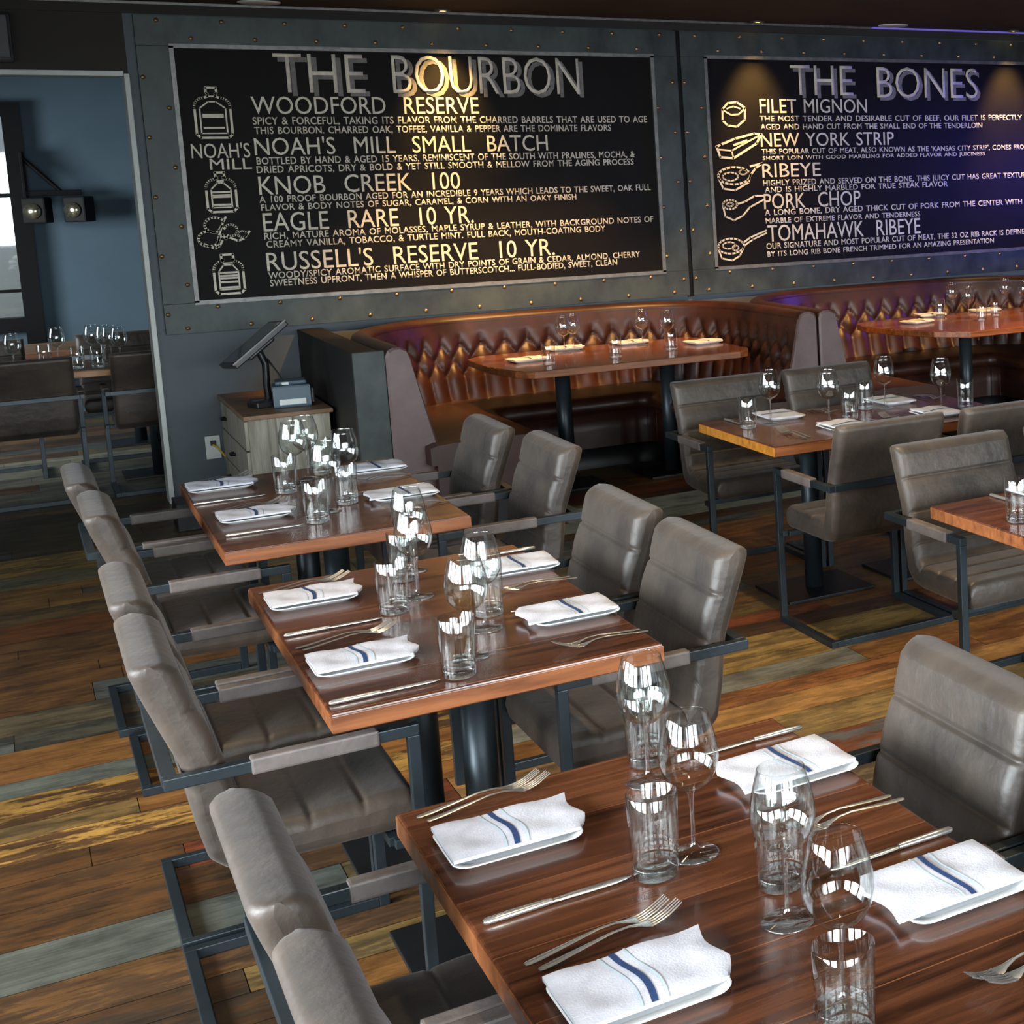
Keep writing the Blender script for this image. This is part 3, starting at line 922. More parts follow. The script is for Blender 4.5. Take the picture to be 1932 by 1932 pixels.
# ------------------------------------------------------------------ booths
def path_u(x0, x1, y0, y1, rad, step=0.03):
    """outer line of a U booth from the near left end to the near right end; yields (point, inward normal, length)"""
    segs = []
    P = []
    n = max(2, round((y1 - rad - y0) / step))
    for k in range(n):
        P.append((Vector((x0, y0 + (y1 - rad - y0) * k / n)), Vector((1, 0))))
    m_ = max(6, round(rad * PI / 2 / step))
    for k in range(m_):
        a = PI - (PI / 2) * k / m_
        d = Vector((math.cos(a), math.sin(a)))
        P.append((Vector((x0 + rad, y1 - rad)) + d * rad, -d))
    n2 = max(2, round((x1 - x0 - 2 * rad) / step))
    for k in range(n2):
        P.append((Vector((x0 + rad + (x1 - x0 - 2 * rad) * k / n2, y1)), Vector((0, -1))))
    for k in range(m_):
        a = PI / 2 - (PI / 2) * k / m_
        d = Vector((math.cos(a), math.sin(a)))
        P.append((Vector((x1 - rad, y1 - rad)) + d * rad, -d))
    for k in range(n + 1):
        P.append((Vector((x1, y1 - rad - (y1 - rad - y0) * k / n)), Vector((-1, 0))))
    out, s = [], 0.0
    for i, (p, nn) in enumerate(P):
        if i:
            s += (p - P[i - 1][0]).length
        out.append((p, nn, s))
    return out


def sweep(mb, path, prof, caps=True, fn=None):
    rows = []
    for p, n, s in path:
        row = []
        for (d, z) in prof:
            q = p + n * (d + (fn(s, z) if fn else 0.0))
            row.append((q.x, q.y, z))
        rows.append(row)
    mb.grid(rows, True)
    if caps:
        mb.add(rows[0], [tuple(range(len(rows[0])))])
        mb.add(rows[-1], [tuple(reversed(range(len(rows[-1]))))])
    return mb


BT, ROW, ZB = 0.148, 0.10, 0.62


def tufts(s, z):
    u, v = s / BT, (z - ZB) / ROW
    if v < 0:
        h = abs(math.sin(PI * u)) ** 0.5
    elif v > 2:
        h = abs(math.sin(PI * u)) ** 0.5
        k = min(1, (v - 2) / 0.75)
        h = h * (1 - k) + k
    else:
        h = (abs(math.sin(PI * (u + v / 2))) * abs(math.sin(PI * (u - v / 2)))) ** 0.38
    fade = min(1, max(0, (z - 0.45) / 0.06))
    return (h - 1) * 0.042 * (0.4 + 0.6 * fade)


def booth(label, x0, x1, y0, y1, rad, seat_y0, panel):
    t = thing('booth', label, 'booth seating', (0, 0, 0), 0, 'curved tufted booths')
    pth = path_u(x0, x1, y0, y1, rad)
    sweep(MB(), pth, [(0.02, 0.02), (0.0, 0.05), (0.0, 0.955), (0.012, 0.985), (0.04, 1.0), (0.075, 1.0), (0.105, 0.985), (0.118, 0.955), (0.10, 0.93), (0.06, 0.9), (0.06, 0.02)], True).build('top_roll', 'tuft', t)
    fine = path_u(x0, x1, y0, y1, rad, 0.0146)
    zs = [0.44 + (0.955 - 0.44) * k / 36 for k in range(37)]
    fr = [(0.118 + (0.955 - z) / 0.515 * 0.115, z) for z in zs]
    sweep(MB(), fine, fr, False, tufts).build('tufted_back', 'tuft', t)
    # plain leather faces that close the two arm ends
    prof = [(0.0, 0.14), (0.0, 0.955), (0.012, 0.985), (0.04, 1.0), (0.075, 1.0), (0.105, 0.985), (0.12, 0.95), (0.17, 0.72), (0.235, 0.44), (0.245, 0.14)]
    for i in (0, 1):
        xx, sg = (x0, 1) if i == 0 else (x1, -1)
        a = [(xx + sg * d, y0 + 0.01, z) for d, z in prof]
        b = [(xx + sg * d, y0 - 0.018, z) for d, z in prof]
        e = MB().grid([a + [a[0]], b + [b[0]]], False)
        c_ = [(xx + sg * (0.11 + (d - 0.11) * 0.9), y0 - 0.028, 0.55 + (z - 0.55) * 0.975) for d, z in prof]
        e.grid([b + [b[0]], c_ + [c_[0]]], False)
        e.add(c_, [tuple(range(len(c_)))])
        e.build('arm_end', 'daylit_mauve', t)
    ps = path_u(x0, x1, seat_y0, y1, rad)
    sweep(MB(), ps, [(0.16, 0.36), (0.16, 0.455), (0.2, 0.468), (0.45, 0.478), (0.70, 0.472), (0.755, 0.46), (0.785, 0.43), (0.785, 0.40), (0.765, 0.37), (0.72, 0.36)]).build('seat', 'tuft', t)

    def fold(s, z):
        return -0.01 if (s % 0.62) < 0.03 else 0.0
    sweep(MB(), ps, [(0.2, 0.14), (0.2, 0.36), (0.745, 0.36), (0.75, 0.25), (0.745, 0.14)], True, fold).build('seat_front', 'tuft', t)
    sweep(MB(), ps, [(0.2, 0.0), (0.2, 0.14), (0.70, 0.14), (0.70, 0.0)]).build('plinth', 'black', t)
    if panel:
        MB().box(1.475, 1.61, 8.30, 9.985, 0.0, 0.985, 0.004).build('side_panel', 'booth_panel', t)
        MB().box(1.468, 1.628, 8.262, 8.30, 0.0, 0.99, 0.004).build('end_post', 'panel', t)
    return t


booth('curved tufted brown leather booth beside the grey wood chest', 1.63, 4.17, 8.28, 9.965, 0.85, 8.13, True)
booth('second curved tufted leather booth, under the bones board', 4.185, 6.9, 8.28, 9.965, 0.85, 8.13, False)


# ------------------------------------------------------------------ booth tables
def pole(mb, x, y, top, r=0.04):
    mb.lathe([(0.001, 0.012), (r, 0.012), (r, top), (0.001, top)], 24, (x, y, 0))
    return mb


def table(label, poly, ztop, thick, poles, mat, rz=0.0, group=None, base=0.21, pr_=0.04, bevel=0.004, loc=(0, 0, 0), edge='edge_wood'):
    t = thing('dining_table', label, 'table', loc, rz, group)
    MB().prism(poly, ztop - thick, ztop, bevel).build('tabletop', mat, t)
    band = [(x + 0.002 * (1 if x > 0 else -1), y + 0.002 * (1 if y > 0 else -1)) for x, y in poly]
    MB().prism(band, ztop - thick + 0.003, ztop - 0.005, 0.0015).build('edge_band', edge, t)
    for (px, py) in poles:
        p = pole(MB(), px, py, ztop - thick, pr_).build('pedestal', 'steel', t)
        MB().box(px - base, px + base, py - base * 0.85, py + base * 0.85, 0.0, 0.014, 0.003).build('base_plate', 'black', t)
        MB().box(px - 0.13, px + 0.13, py - 0.13, py + 0.13, ztop - thick - 0.008, ztop - thick - 0.0005).build('top_plate', 'black', t)
    return t


bt = [(-0.62, -0.54), (0.66, -0.54), (0.73, -0.50), (0.77, -0.42), (0.77, 0.40), (0.70, 0.50), (-0.66, 0.50), (-0.76, 0.38), (-0.76, -0.10), (-0.70, -0.42)]
table('long reddish wood table inside the near booth, with two steel poles', bt, 0.76, 0.045, [(-0.38, -0.27), (0.28, -0.27)], 'cherry', 0, None, 0.2, 0.045, 0.004, (3.11, 9.09, 0))
bt2 = [(-0.45, -0.62), (0.75, -0.62), (0.85, -0.5), (0.85, 0.45), (0.7, 0.55), (-0.62, 0.55), (-0.76, 0.42), (-0.8, 0.20), (-0.74, -0.10), (-0.62, -0.42)]
table('round-ended reddish wood table inside the second booth', bt2, 0.76, 0.045, [(-0.28, -0.28), (0.42, -0.28)], 'cherry', 0, None, 0.2, 0.045, 0.004, (5.83, 8.98, 0))


# ------------------------------------------------------------------ dining tables of the room
def rect(w, l):
    return [(-w / 2, -l / 2), (w / 2, -l / 2), (w / 2, l / 2), (-w / 2, l / 2)]


TX = 0.8455
table('walnut board-top dining table nearest the camera, set for four', rect(0.727, 1.222), 0.76, 0.045, [(0, -0.31), (0, 0.31)], 'walnut', 0, 'walnut tables in the row', loc=(TX, 2.066, 0))
table('walnut board-top dining table in the middle of the row of three', rect(0.727, 1.222), 0.76, 0.045, [(0, -0.31), (0, 0.31)], 'walnut', 0, 'walnut tables in the row', loc=(TX, 3.893, 0))
table('walnut board-top dining table at the far end of the row, before the wood chest', rect(0.727, 1.30), 0.76, 0.045, [(0, -0.31), (0, 0.31)], 'walnut', 0, 'walnut tables in the row', loc=(TX, 5.655, 0))
table('walnut dining table before the booths, its bare end edge lit gold', rect(1.23, 0.775), 0.76, 0.045, [(-0.25, 0.05), (0.30, 0.05)], 'walnut', 0, 'walnut tables on the open side', loc=(3.132, 5.80, 0))
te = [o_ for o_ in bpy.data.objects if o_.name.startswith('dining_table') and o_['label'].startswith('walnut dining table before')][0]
MB().box(-0.6195, -0.6165, -0.387, 0.387, 0.718, 0.755, 0.001).build('daylit_end', 'edge_gold', te)  # gold strip paints the window light on this one end
table('walnut dining table cut by the frame edge, one tumbler at its corner', rect(1.23, 0.775), 0.76, 0.045, [(-0.25, 0.05), (0.30, 0.05)], 'walnut', 0, 'walnut tables on the open side', loc=(3.066, 3.697, 0))
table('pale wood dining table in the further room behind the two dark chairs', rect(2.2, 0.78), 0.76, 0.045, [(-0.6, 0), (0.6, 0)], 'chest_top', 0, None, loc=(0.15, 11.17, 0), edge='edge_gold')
table('dining table beside the blue wall of the further room, behind the pale one', rect(2.2, 0.74), 0.76, 0.045, [(-0.6, 0), (0.6, 0)], 'chest_top', 0, None, loc=(0.15, 12.66, 0))


# ------------------------------------------------------------------ armchair
def seam(z, seams, w=0.014):
    d = min(abs(z - s) for s in seams)
    return 0.62 * (1 - math.exp(-(d / (w * 0.45)) ** 2)) + 0.38 * (1 - math.exp(-(d / 0.035) ** 2))


def lerp_path(pts, n):
    P = [Vector(p) for p in pts]
    L = [0.0]
    for a, b in zip(P, P[1:]):
        L.append(L[-1] + (b - a).length)
    out = []
    for k in range(n):
        t = L[-1] * k / (n - 1)
        i = max(j for j in range(len(L)) if L[j] <= t + 1e-9)
        i = min(i, len(P) - 2)
        q = (t - L[i]) / (L[i + 1] - L[i])
        out.append(P[i].lerp(P[i + 1], q))
    return out


def smooth_path(P, it=3):
    P = [p.copy() for p in P]
    for _ in range(it):
        P = [P[0]] + [(P[i - 1] + P[i] * 2 + P[i + 1]) / 4 for i in range(1, len(P) - 1)] + [P[-1]]
    return P


def shell(outer, inner, seams_fn, hw, stations, r_end=0.03):
    """closed pad between an outer and an inner line of the (y, z) plane, stretched along x with soft ends"""
    mb = MB()
    n = len(outer)
    rows = []
    for x in stations:
        e = max(0.0, (abs(x) - (hw - r_end)) / r_end)
        shrink = r_end * (1 - math.sqrt(max(0.0, 1 - min(1, e) ** 2)))
        loop = []
        for k in range(n):
            o, i = outer[k], inner[k]
            d = (i - o)
            ln = d.length
            u = d / ln
            s = min(shrink, ln * 0.42)
            bulge = seams_fn(i, k) * (1 - 0.55 * min(1, e))
            loop.append((o + u * s, i - u * s + u * bulge))
        row = [(x, p[0].x, p[0].y) for p in loop] + [(x, p[1].x, p[1].y) for p in reversed(loop)]
        rows.append(row)
    mb.grid(rows, True, True)
    mb.add(rows[0], [tuple(range(len(rows[0])))], True)
    mb.add(rows[-1], [tuple(reversed(range(len(rows[-1]))))], True)
    return mb


HW = 0.24
ST = [-0.24, -0.2385, -0.234, -0.226, -0.217, -0.21] + [-0.18 + 0.06 * k for k in range(7)] + [0.21, 0.217, 0.226, 0.234, 0.2385, 0.24]


def make_chair(label):
    t = thing('armchair', label, 'chair')
    out = smooth_path(lerp_path([(0.13, 0.40), (0.075, 0.408), (0.04, 0.44), (0.022, 0.52), (0.012, 0.60), (0.004, 0.66), (-0.024, 0.735), (-0.058, 0.83), (-0.07, 0.868)], 111))
    inn = smooth_path(lerp_path([(0.13, 0.488), (0.122, 0.494), (0.112, 0.51), (0.104, 0.55), (0.095, 0.61), (0.085, 0.66), (0.060, 0.735), (0.028, 0.83), (0.016, 0.868)], 111))
    # rounded top
    for a in (30, 60, 80):
        c, s_ = math.cos(math.radians(a)), math.sin(math.radians(a))
        mid = (out[110] + inn[110]) / 2
        h = (inn[110] - out[110]) / 2
        upv = Vector((-0.32, 0.95)) * 0.024
        out.append(mid - h * (0.35 + 0.65 * c) + upv * s_)
        inn.append(mid + h * (0.35 + 0.65 * c) + upv * s_)
    zs_ = (0.785, 0.675, 0.565)

    def bulge(p, k):
        if p.y < 0.52 or k > 110:
            return 0.0
        return 0.013 * (seam(p.y, zs_, 0.011) - 1) + 0.004
    shell(out, inn, bulge, HW, ST).build('backrest', 'leather', t)
    so = lerp_path([(0.128, 0.40), (0.44, 0.398)], 64)
    si = lerp_path([(0.128, 0.486), (0.44, 0.492)], 64)
    for a in (30, 60, 85):
        c, s_ = math.cos(math.radians(a)), math.sin(math.radians(a))
        mid = (so[63] + si[63]) / 2
        h = (si[63] - so[63]) / 2
        so.append(mid - h * (0.3 + 0.7 * c) + Vector((0.022 * s_, 0)))
        si.append(mid + h * (0.3 + 0.7 * c) + Vector((0.022 * s_, 0)))

    def bulge2(p, k):
        return 0.011 * (seam(p.x, (0.13, 0.24, 0.35), 0.012) - 1) + 0.003
    shell(so, si, bulge2, HW, ST).build('seat', 'leather', t)
    w = 0.013
    for sx in (-0.27, 0.27):
        a = MB().box(sx - w, sx + w, -0.032, 0.47, 0.632, 0.658, 0.002).build('armrest', 'steel', t)
        MB().box(sx - 0.0175, sx + 0.0175, 0.13, 0.385, 0.6275, 0.6635, 0.005).build('armrest_pad', 'leather_dark', a)
        MB().box(sx - w, sx + w, 0.444, 0.47, 0.0, 0.632, 0.002).build('leg', 'steel', t)
        MB().box(sx - w, sx + w, 0.0, 0.444, 0.0, 0.026, 0.002).build('floor_rail', 'steel', t)
    MB().box(-0.257, 0.257, -0.034, -0.006, 0.632, 0.658, 0.002).build('back_bar', 'steel', t)
    MB().box(-0.257, 0.257, 0.0, 0.026, 0.0, 0.026, 0.002).build('crossbar', 'steel', t)
    MB().box(-0.257, 0.257, 0.39, 0.412, 0.376, 0.398, 0.002).build('seat_bar', 'steel', t)
    for sx in (-0.27, 0.27):
        MB().box(sx - 0.011, sx + 0.011, 0.40, 0.45, 0.376, 0.398, 0.002).build('seat_bracket', 'steel', t)
    return t


chair = Proto(make_chair)
G = 'taupe leather armchairs'
L_, R_ = -PI / 2, PI / 2
for (x, y, rz, lab) in (
        (0.262, 2.40, L_, 'taupe leather armchair at the nearest table, its pale back top foremost on the floor side'),
        (0.272, 1.825, L_, 'taupe leather armchair cut by the bottom edge, beside the nearest table'),
        (0.205, 4.27, L_, 'taupe leather armchair on the floor side of the middle table, the one further from camera'),
        (0.205, 3.68, L_, 'taupe leather armchair on the floor side of the middle table, whole armrest showing'),
        (0.180, 6.05, L_, 'taupe leather armchair beside the far table, outermost towards the door opening'),
        (0.205, 5.42, L_, 'taupe leather armchair beside the far table, second from the door opening'),
        (1.48, 2.36, R_, 'large shiny armchair back facing the nearest table, beside the bare floor'),
        (1.48, 1.785, R_, 'armchair at the nearest table showing only a back edge at the frame side'),
        (1.48, 4.35, R_, 'armchair facing the middle table, half hidden behind the shiny one next to it'),
        (1.48, 3.755, R_, 'armchair facing the middle table with shiny back and arm over the bare floor'),
        (1.555, 6.12, R_, 'olive tinted armchair facing the far table, closest to the booth'),
        (1.625, 5.52, R_, 'armchair facing the far table, in front of the olive tinted one'),
        (2.826, 5.03, 0.0, 'armchair seen from behind at the gold edged table, whole floor frame showing'),
        (3.407, 5.03, 0.0, 'armchair seen from behind at the gold edged table, mostly hidden by a nearer back'),
        (2.805, 6.60, PI, 'dark armchair facing us between the booth and the gold edged table, left of its pair'),
        (3.386, 6.60, PI, 'dark armchair facing us between booth and gold edged table, before the booth arm ends'),
        (2.782, 4.46, PI, 'armchair facing us behind the table cut by the frame edge, wholly seen'),
        (3.363, 4.46, PI, 'armchair at the frame edge, only a strip of its back in view'),
        (0.067, 10.42, 0.0, 'dark armchair seen from behind in the further room, cut by the frame edge'),
        (0.735, 10.42, 0.0, 'dark armchair seen from behind in the further room, against the white door trim'),
        (-0.15, 11.93, PI, 'dark chair back under the window of the further room'),
        (0.62, 11.93, PI, 'dark chair back before the blue wall, behind the cluster of wine glasses')):
    chair.put((x, y, 0), rz, lab, G)

# ------------------------------------------------------------------ chest with the till
t = thing('chest_of_drawers', 'small greyed oak chest of drawers with a brown top beside the booth', 'chest', (0, 0, 0))
MB().box(1.03, 1.44, 8.90, 9.97, 0.07, 0.605, 0.003).build('carcass', 'chest_side', t)
MB().box(1.005, 1.455, 8.87, 9.98, 0.605, 0.63, 0.004).build('top', 'chest_top', t)
for z0, z1, ky in ((0.435, 0.595, 9.72), (0.26, 0.425, 9.45), (0.085, 0.25, 9.72)):
    d = MB().box(1.012, 1.031, 8.915, 9.955, z0, z1, 0.004).build('drawer', 'chest_side', t)
    MB().tube([(1.012, ky - 0.03, (z0 + z1) / 2), (0.99, ky - 0.02, (z0 + z1) / 2), (0.99, ky + 0.02, (z0 + z1) / 2), (1.012, ky + 0.03, (z0 + z1) / 2)], 0.009, 8).build('handle', 'black', d)
for px, py in ((1.06, 8.94), (1.41, 8.94), (1.06, 9.92), (1.41, 9.92)):
    MB().box(px - 0.02, px + 0.02, py - 0.02, py + 0.02, 0, 0.07).build('leg', 'black', t)
# touch-screen till
t = thing('till_monitor', 'black touch-screen till tilted back on a thin stand, on the oak chest', 'till', (1.16, 9.42, 0.63))
rot = Matrix.Translation((0.0, 0.0, 0.335)) @ Matrix.Rotation(math.radians(-38), 4, 'Y') @ Matrix.Rotation(math.radians(8), 4, 'Z')
h = MB().box(-0.185, 0.185, -0.165, 0.165, -0.016, 0.018, 0.006, rot).build('housing', 'plastic_black', t)
MB().box(-0.165, 0.165, -0.14, 0.14, 0.018, 0.0195, 0, rot).build('screen', 'screen', t)
MB().box(-0.187, 0.187, -0.168, -0.160, 0.012, 0.020, 0, rot).build('edge_strip', 'silver', t)
MB().box(-0.09, 0.09, -0.08, 0.08, -0.045, -0.012, 0.01, rot).build('rear_case', 'plastic_black', t)
MB().tube([(0.02, 0, 0.30), (0.05, 0, 0.22), (0.045, 0, 0.10), (0.05, 0, 0.012)], 0.02, 10).build('stand', 'plastic_black', t)
MB().box(-0.04, 0.16, -0.10, 0.10, 0.0, 0.014, 0.005).build('base', 'plastic_black', t)
MB().tube([(0.06, -0.01, 0.25), (0.10, -0.05, 0.17), (0.13, -0.09, 0.10), (0.17, -0.13, 0.035)], 0.005, 6).build('cable', 'plastic_black', t)
t = thing('receipt_printer', 'slate blue receipt printer with paper in its front slot, on the oak chest', 'printer', (1.29, 9.14, 0.63), math.radians(-6))
MB().prism([(-0.095, -0.085), (0.095, -0.085), (0.095, 0.10), (-0.095, 0.10)], 0.0, 0.125, 0.012).build('body', 'plastic_blue', t)
MB().box(-0.08, 0.08, -0.06, 0.09, 0.125, 0.148, 0.01).build('lid', 'plastic_blue', t)
MB().box(-0.065, 0.07, -0.097, -0.084, 0.018, 0.050, 0.003).build('paper', 'paper', t)
MB().box(-0.045, -0.01, -0.064, -0.058, 0.128, 0.143, 0.002).build('badge', 'paper', t)
MB().box(0.095, 0.118, -0.05, 0.07, 0.01, 0.10, 0.008).build('side_cover', 'plastic_black', t)
t = thing('card_reader', 'small black card reader lying on the oak chest before the till', 'card reader', (1.135, 9.20, 0.63), math.radians(15))
MB().box(-0.045, 0.045, -0.07, 0.07, 0, 0.035, 0.008).build('body', 'plastic_black', t)
MB().box(-0.03, 0.03, 0.0, 0.05, 0.035, 0.037).build('display', 'screen', t)
MB().box(-0.03, 0.03, -0.06, -0.05, 0.012, 0.03).build('slot', 'white_plastic', t)
t = thing('wall_socket', 'white wall socket with a plug, low on the grey wall by the chest', 'socket', (0.955, 10.0, 0.31))
MB().box(-0.038, 0.042, -0.010, 0.0, -0.07, 0.07, 0.003).build('face_plate', 'white_plastic', t)
MB().box(-0.012, 0.018, -0.028, -0.010, 0.012, 0.042, 0.003).build('plug', 'plastic_black', t)
MB().tube([(0.0, -0.026, 0.02), (0.03, -0.04, -0.01), (0.06, -0.05, -0.06)], 0.006, 6).build('cord', 'yellow', t)
tag(MB().box(0.665, 0.93, 9.10, 9.36, 0.0, 0.155, 0.006).build('floor_box', 'black'), 'low black box on the floor between the white trim and the far table', 'box')


# ------------------------------------------------------------------ tableware
def make_wine(label):
    t = thing('wine_glass', label, 'wine glass')
    MB().lathe([(0.0005, 0.0), (0.0395, 0.0), (0.041, 0.0018), (0.0375, 0.0034), (0.020, 0.0065), (0.008, 0.012), (0.005, 0.022)], 32).build('foot', 'glass', t)
    MB().lathe([(0.005, 0.020), (0.0038, 0.04), (0.0036, 0.08), (0.0045, 0.102), (0.0085, 0.113)], 16).build('stem', 'glass_solid', t)
    o = [(0.0085, 0.112), (0.024, 0.119), (0.037, 0.131), (0.0452, 0.148), (0.0485, 0.166), (0.0478, 0.184), (0.0440, 0.206), (0.0385, 0.227), (0.0352, 0.241)]
    i = [(r - 0.0012, z + (0.002 if k < 3 else 0)) for k, (r, z) in enumerate(o)]
    MB().lathe([(0.0005, 0.1105)] + o + [(0.0345, 0.2418)] + list(reversed(i)) + [(0.0005, 0.1135)], 40).build('bowl', 'glass', t)
    return t


def make_tumbler(label):
    t = thing('tumbler', label, 'tumbler')
    o = [(0.0365, 0.004), (0.0374, 0.03), (0.0390, 0.08), (0.0404, 0.138)]
    MB().lathe([(0.035, 0.026), (0.0358, 0.03), (0.0374, 0.08), (0.0388, 0.138), (0.0396, 0.139)] + list(reversed(o)), 40).build('body', 'glass', t)
    MB().lathe([(0.0005, 0.003), (0.032, 0.0), (0.0360, 0.003), (0.0362, 0.018), (0.034, 0.023), (0.022, 0.0195), (0.0005, 0.0165)], 36).build('base', 'glass_solid', t)
    return t


def make_napkin(label):
    t = thing('napkin', label, 'napkin')
    mb = MB()
    nx, ny = 14, 10
    top, bot = [], []
    for i in range(nx + 1):
        rt, rb = [], []
        for j in range(ny + 1):
            x = -0.112 + 0.224 * i / nx
            y = -0.078 + 0.156 * j / ny
            x += 0.006 * math.sin(j * 0.7) * (i / nx)
            edge = min(i, nx - i, j, ny - j)
            z = 0.0085 + 0.0022 * math.sin(i * 0.9 + j * 0.35) * math.sin(j * 0.5) - (0.003 if edge == 0 else 0)
            if i == nx and j < 3:
                x -= 0.018 - 0.006 * j
            rt.append((x, y, z))
            rb.append((x, y, 0.0))
        top.append(rt)
        bot.append(rb)
    mb.grid(top, True)
    rim = lambda g: [g[i][0] for i in range(nx + 1)] + [g[nx][j] for j in range(1, ny + 1)] + [g[i][ny] for i in range(nx - 1, -1, -1)] + [g[0][j] for j in range(ny - 1, 0, -1)]
    a, b = rim(top), rim(bot)
    mb.grid([a + [a[0]], b + [b[0]]], True)
    mb.build('cloth', 'napkin', t)

    def band(x0, wid, amp, mat, nm):
        rows = []
        for j in range(31):
            y = -0.0775 + 0.155 * j / 30
            q = x0 + amp * math.sin(j / 30 * 5.0)
            jj = j / 30 * ny
            ii = (q + 0.112) / 0.224 * nx
            z = 0.0085 + 0.0022 * math.sin(ii * 0.9 + jj * 0.35) * math.sin(jj * 0.5) + 0.0012 - (0.003 * max(0, 1 - min(jj, ny - jj)))
            rows.append([(q - wid / 2, y, z), (q + wid / 2, y, z)])
        MB().grid(rows, True).build(nm, mat, t)
    band(-0.010, 0.0095, 0.006, 'stripe', 'navy_stripe')
    band(0.008, 0.0035, 0.006, 'stripe_pale', 'pale_stripe')
    band(-0.028, 0.0035, 0.006, 'stripe_pale', 'pale_stripe')
    return t


def rounded(w, l, r, n=5):
    P = []
    for cx, cy, a0 in ((w / 2 - r, l / 2 - r, 0), (-w / 2 + r, l / 2 - r, PI / 2), (-w / 2 + r, -l / 2 + r, PI), (w / 2 - r, -l / 2 + r, 1.5 * PI)):
        for k in range(n + 1):
            a = a0 + PI / 2 * k / n
            P.append((cx + r * math.cos(a), cy + r * math.sin(a)))
    return P


def make_plate(label):
    t = thing('plate', label, 'plate')
    rings = []
    for (w, l, r, z) in ((0.17, 0.125, 0.02, 0.0), (0.182, 0.135, 0.025, 0.003), (0.212, 0.178, 0.03, 0.0125), (0.214, 0.18, 0.03, 0.0145), (0.208, 0.174, 0.028, 0.0142), (0.182, 0.136, 0.024, 0.0075), (0.168, 0.124, 0.02, 0.0065)):
        rings.append([(x, y, z) for x, y in rounded(w, l, r)])
    mb = MB().grid([r + [r[0]] for r in rings], True)
    mb.add(rings[0], [tuple(range(len(rings[0])))])
    mb.add(rings[-1], [tuple(range(len(rings[-1])))])
    mb.build('dish', 'plate', t)
    return t


def make_fork(label, L=0.222):
    """lies along x: handle end at x = 0, tines towards +x, bowed up at the neck"""
    t = thing('fork', label, 'fork')

    def strip(sec, nm):
        top = [[(x, y - w, z), (x, y - w * 0.4, z + 0.0012), (x, y + w * 0.4, z + 0.0012), (x, y + w, z)] for x, y, w, z in sec]
        bot = [[(x, y - w, z), (x, y - w * 0.4, z - 0.0012), (x, y + w * 0.4, z - 0.0012), (x, y + w, z)] for x, y, w, z in sec]
        mb.grid(top, True)
        mb.grid(bot, True)
    def zf(s):
        k = ((0, 0.003), (0.2, 0.006), (0.4, 0.013), (0.58, 0.0155), (0.68, 0.011), (0.76, 0.0065), (0.84, 0.008), (0.92, 0.0145), (1.0, 0.024))
        for (a, p), (c, q) in zip(k, k[1:]):
            if s <= c:
                return p + (q - p) * (s - a) / (c - a)
        return k[-1][1]
    mb = MB()
    strip([(L * s, 0, w, zf(s)) for s, w in ((0, 0.004), (0.02, 0.0065), (0.1, 0.0072), (0.3, 0.0052), (0.5, 0.0032), (0.62, 0.003), (0.70, 0.006), (0.74, 0.0105), (0.78, 0.0122))], 'h')
    mb.build('handle', 'cutlery', t)
    mb = MB()
    for k in range(4):
        y = -0.0096 + 0.0064 * k
        strip([(L * s, y * (1 - 0.06 * (s > 0.95)), w, zf(s)) for s, w in ((0.765, 0.0031), (0.82, 0.0021), (0.9, 0.0019), (0.97, 0.0014), (1.0, 0.0005))], 't')
    mb.build('tines', 'cutlery', t)
    return t


def make_knife(label, L=0.23):
    t = thing('knife', label, 'table knife')
    sec = [(0, 0.004, 0.003), (0.02, 0.007, 0.005), (0.15, 0.0078, 0.0056), (0.4, 0.0062, 0.005), (0.45, 0.0048, 0.0046)]
    rows = []
    for s, w, h in sec:
        rows.append([(L * s, w * math.cos(a), 0.0056 + h * math.sin(a)) for a in [2 * PI * k / 12 for k in range(12)]])
    mb = MB().grid(rows, True, True)
    mb.add(rows[0], [tuple(range(12))])
    mb.build('handle', 'cutlery', t)
    rows = []
    for s, w in ((0.44, 0.005), (0.5, 0.0075), (0.7, 0.0092), (0.88, 0.009), (0.96, 0.006), (1.0, 0.001)):
        rows.append([(L * s, -w, 0.0052), (L * s, 0, 0.0062), (L * s, w, 0.0054), (L * s, 0, 0.0044)])
    MB().grid(rows, True, True).build('blade', 'cutlery', t)
    return t


P = {'wine': Proto(make_wine), 'tumbler': Proto(make_tumbler), 'napkin': Proto(make_napkin), 'plate': Proto(make_plate), 'fork': Proto(make_fork), 'knife': Proto(make_knife)}
TZ = 0.7601
jr = random.Random(11)


def setting(px, py, side, where, fork_d, knife_d, knives=True, forks=True, plate_label=None):
    """side: the way the diner faces (angle of their forward direction); where: words that single the place out"""
    f = Vector((math.cos(side), math.sin(side)))
    l = Vector((-f.y, f.x))
    c = Vector((px, py))
    j = jr.uniform(-0.05, 0.05)
    P['plate'].put((c.x - f.x * 0.003, c.y - f.y * 0.003, TZ), side + j * 0.5, 'white plate under the napkin ' + where, 'bread plates')
    n = c + l * 0.014 * (1 if abs(side) < 1 else -1) + f * 0.006
    P['napkin'].put((n.x, n.y, TZ + 0.0145), side + j, 'navy striped napkin ' + where, 'striped napkins')
    if forks:
        a = c + l * fork_d - f * 0.108
        P['fork'].put((a.x, a.y, TZ), side + 0.11, 'outer fork of two ' + where, 'dinner forks')
        b = c + l * (fork_d - 0.026) - f * 0.096
        P['fork'].put((b.x, b.y, TZ), side + 0.13, 'inner fork of two ' + where, 'dinner forks')
    if knives:
        k = c - l * knife_d - f * 0.115
        P['knife'].put((k.x, k.y, TZ), side + 0.02, 'table knife ' + where, 'table knives')


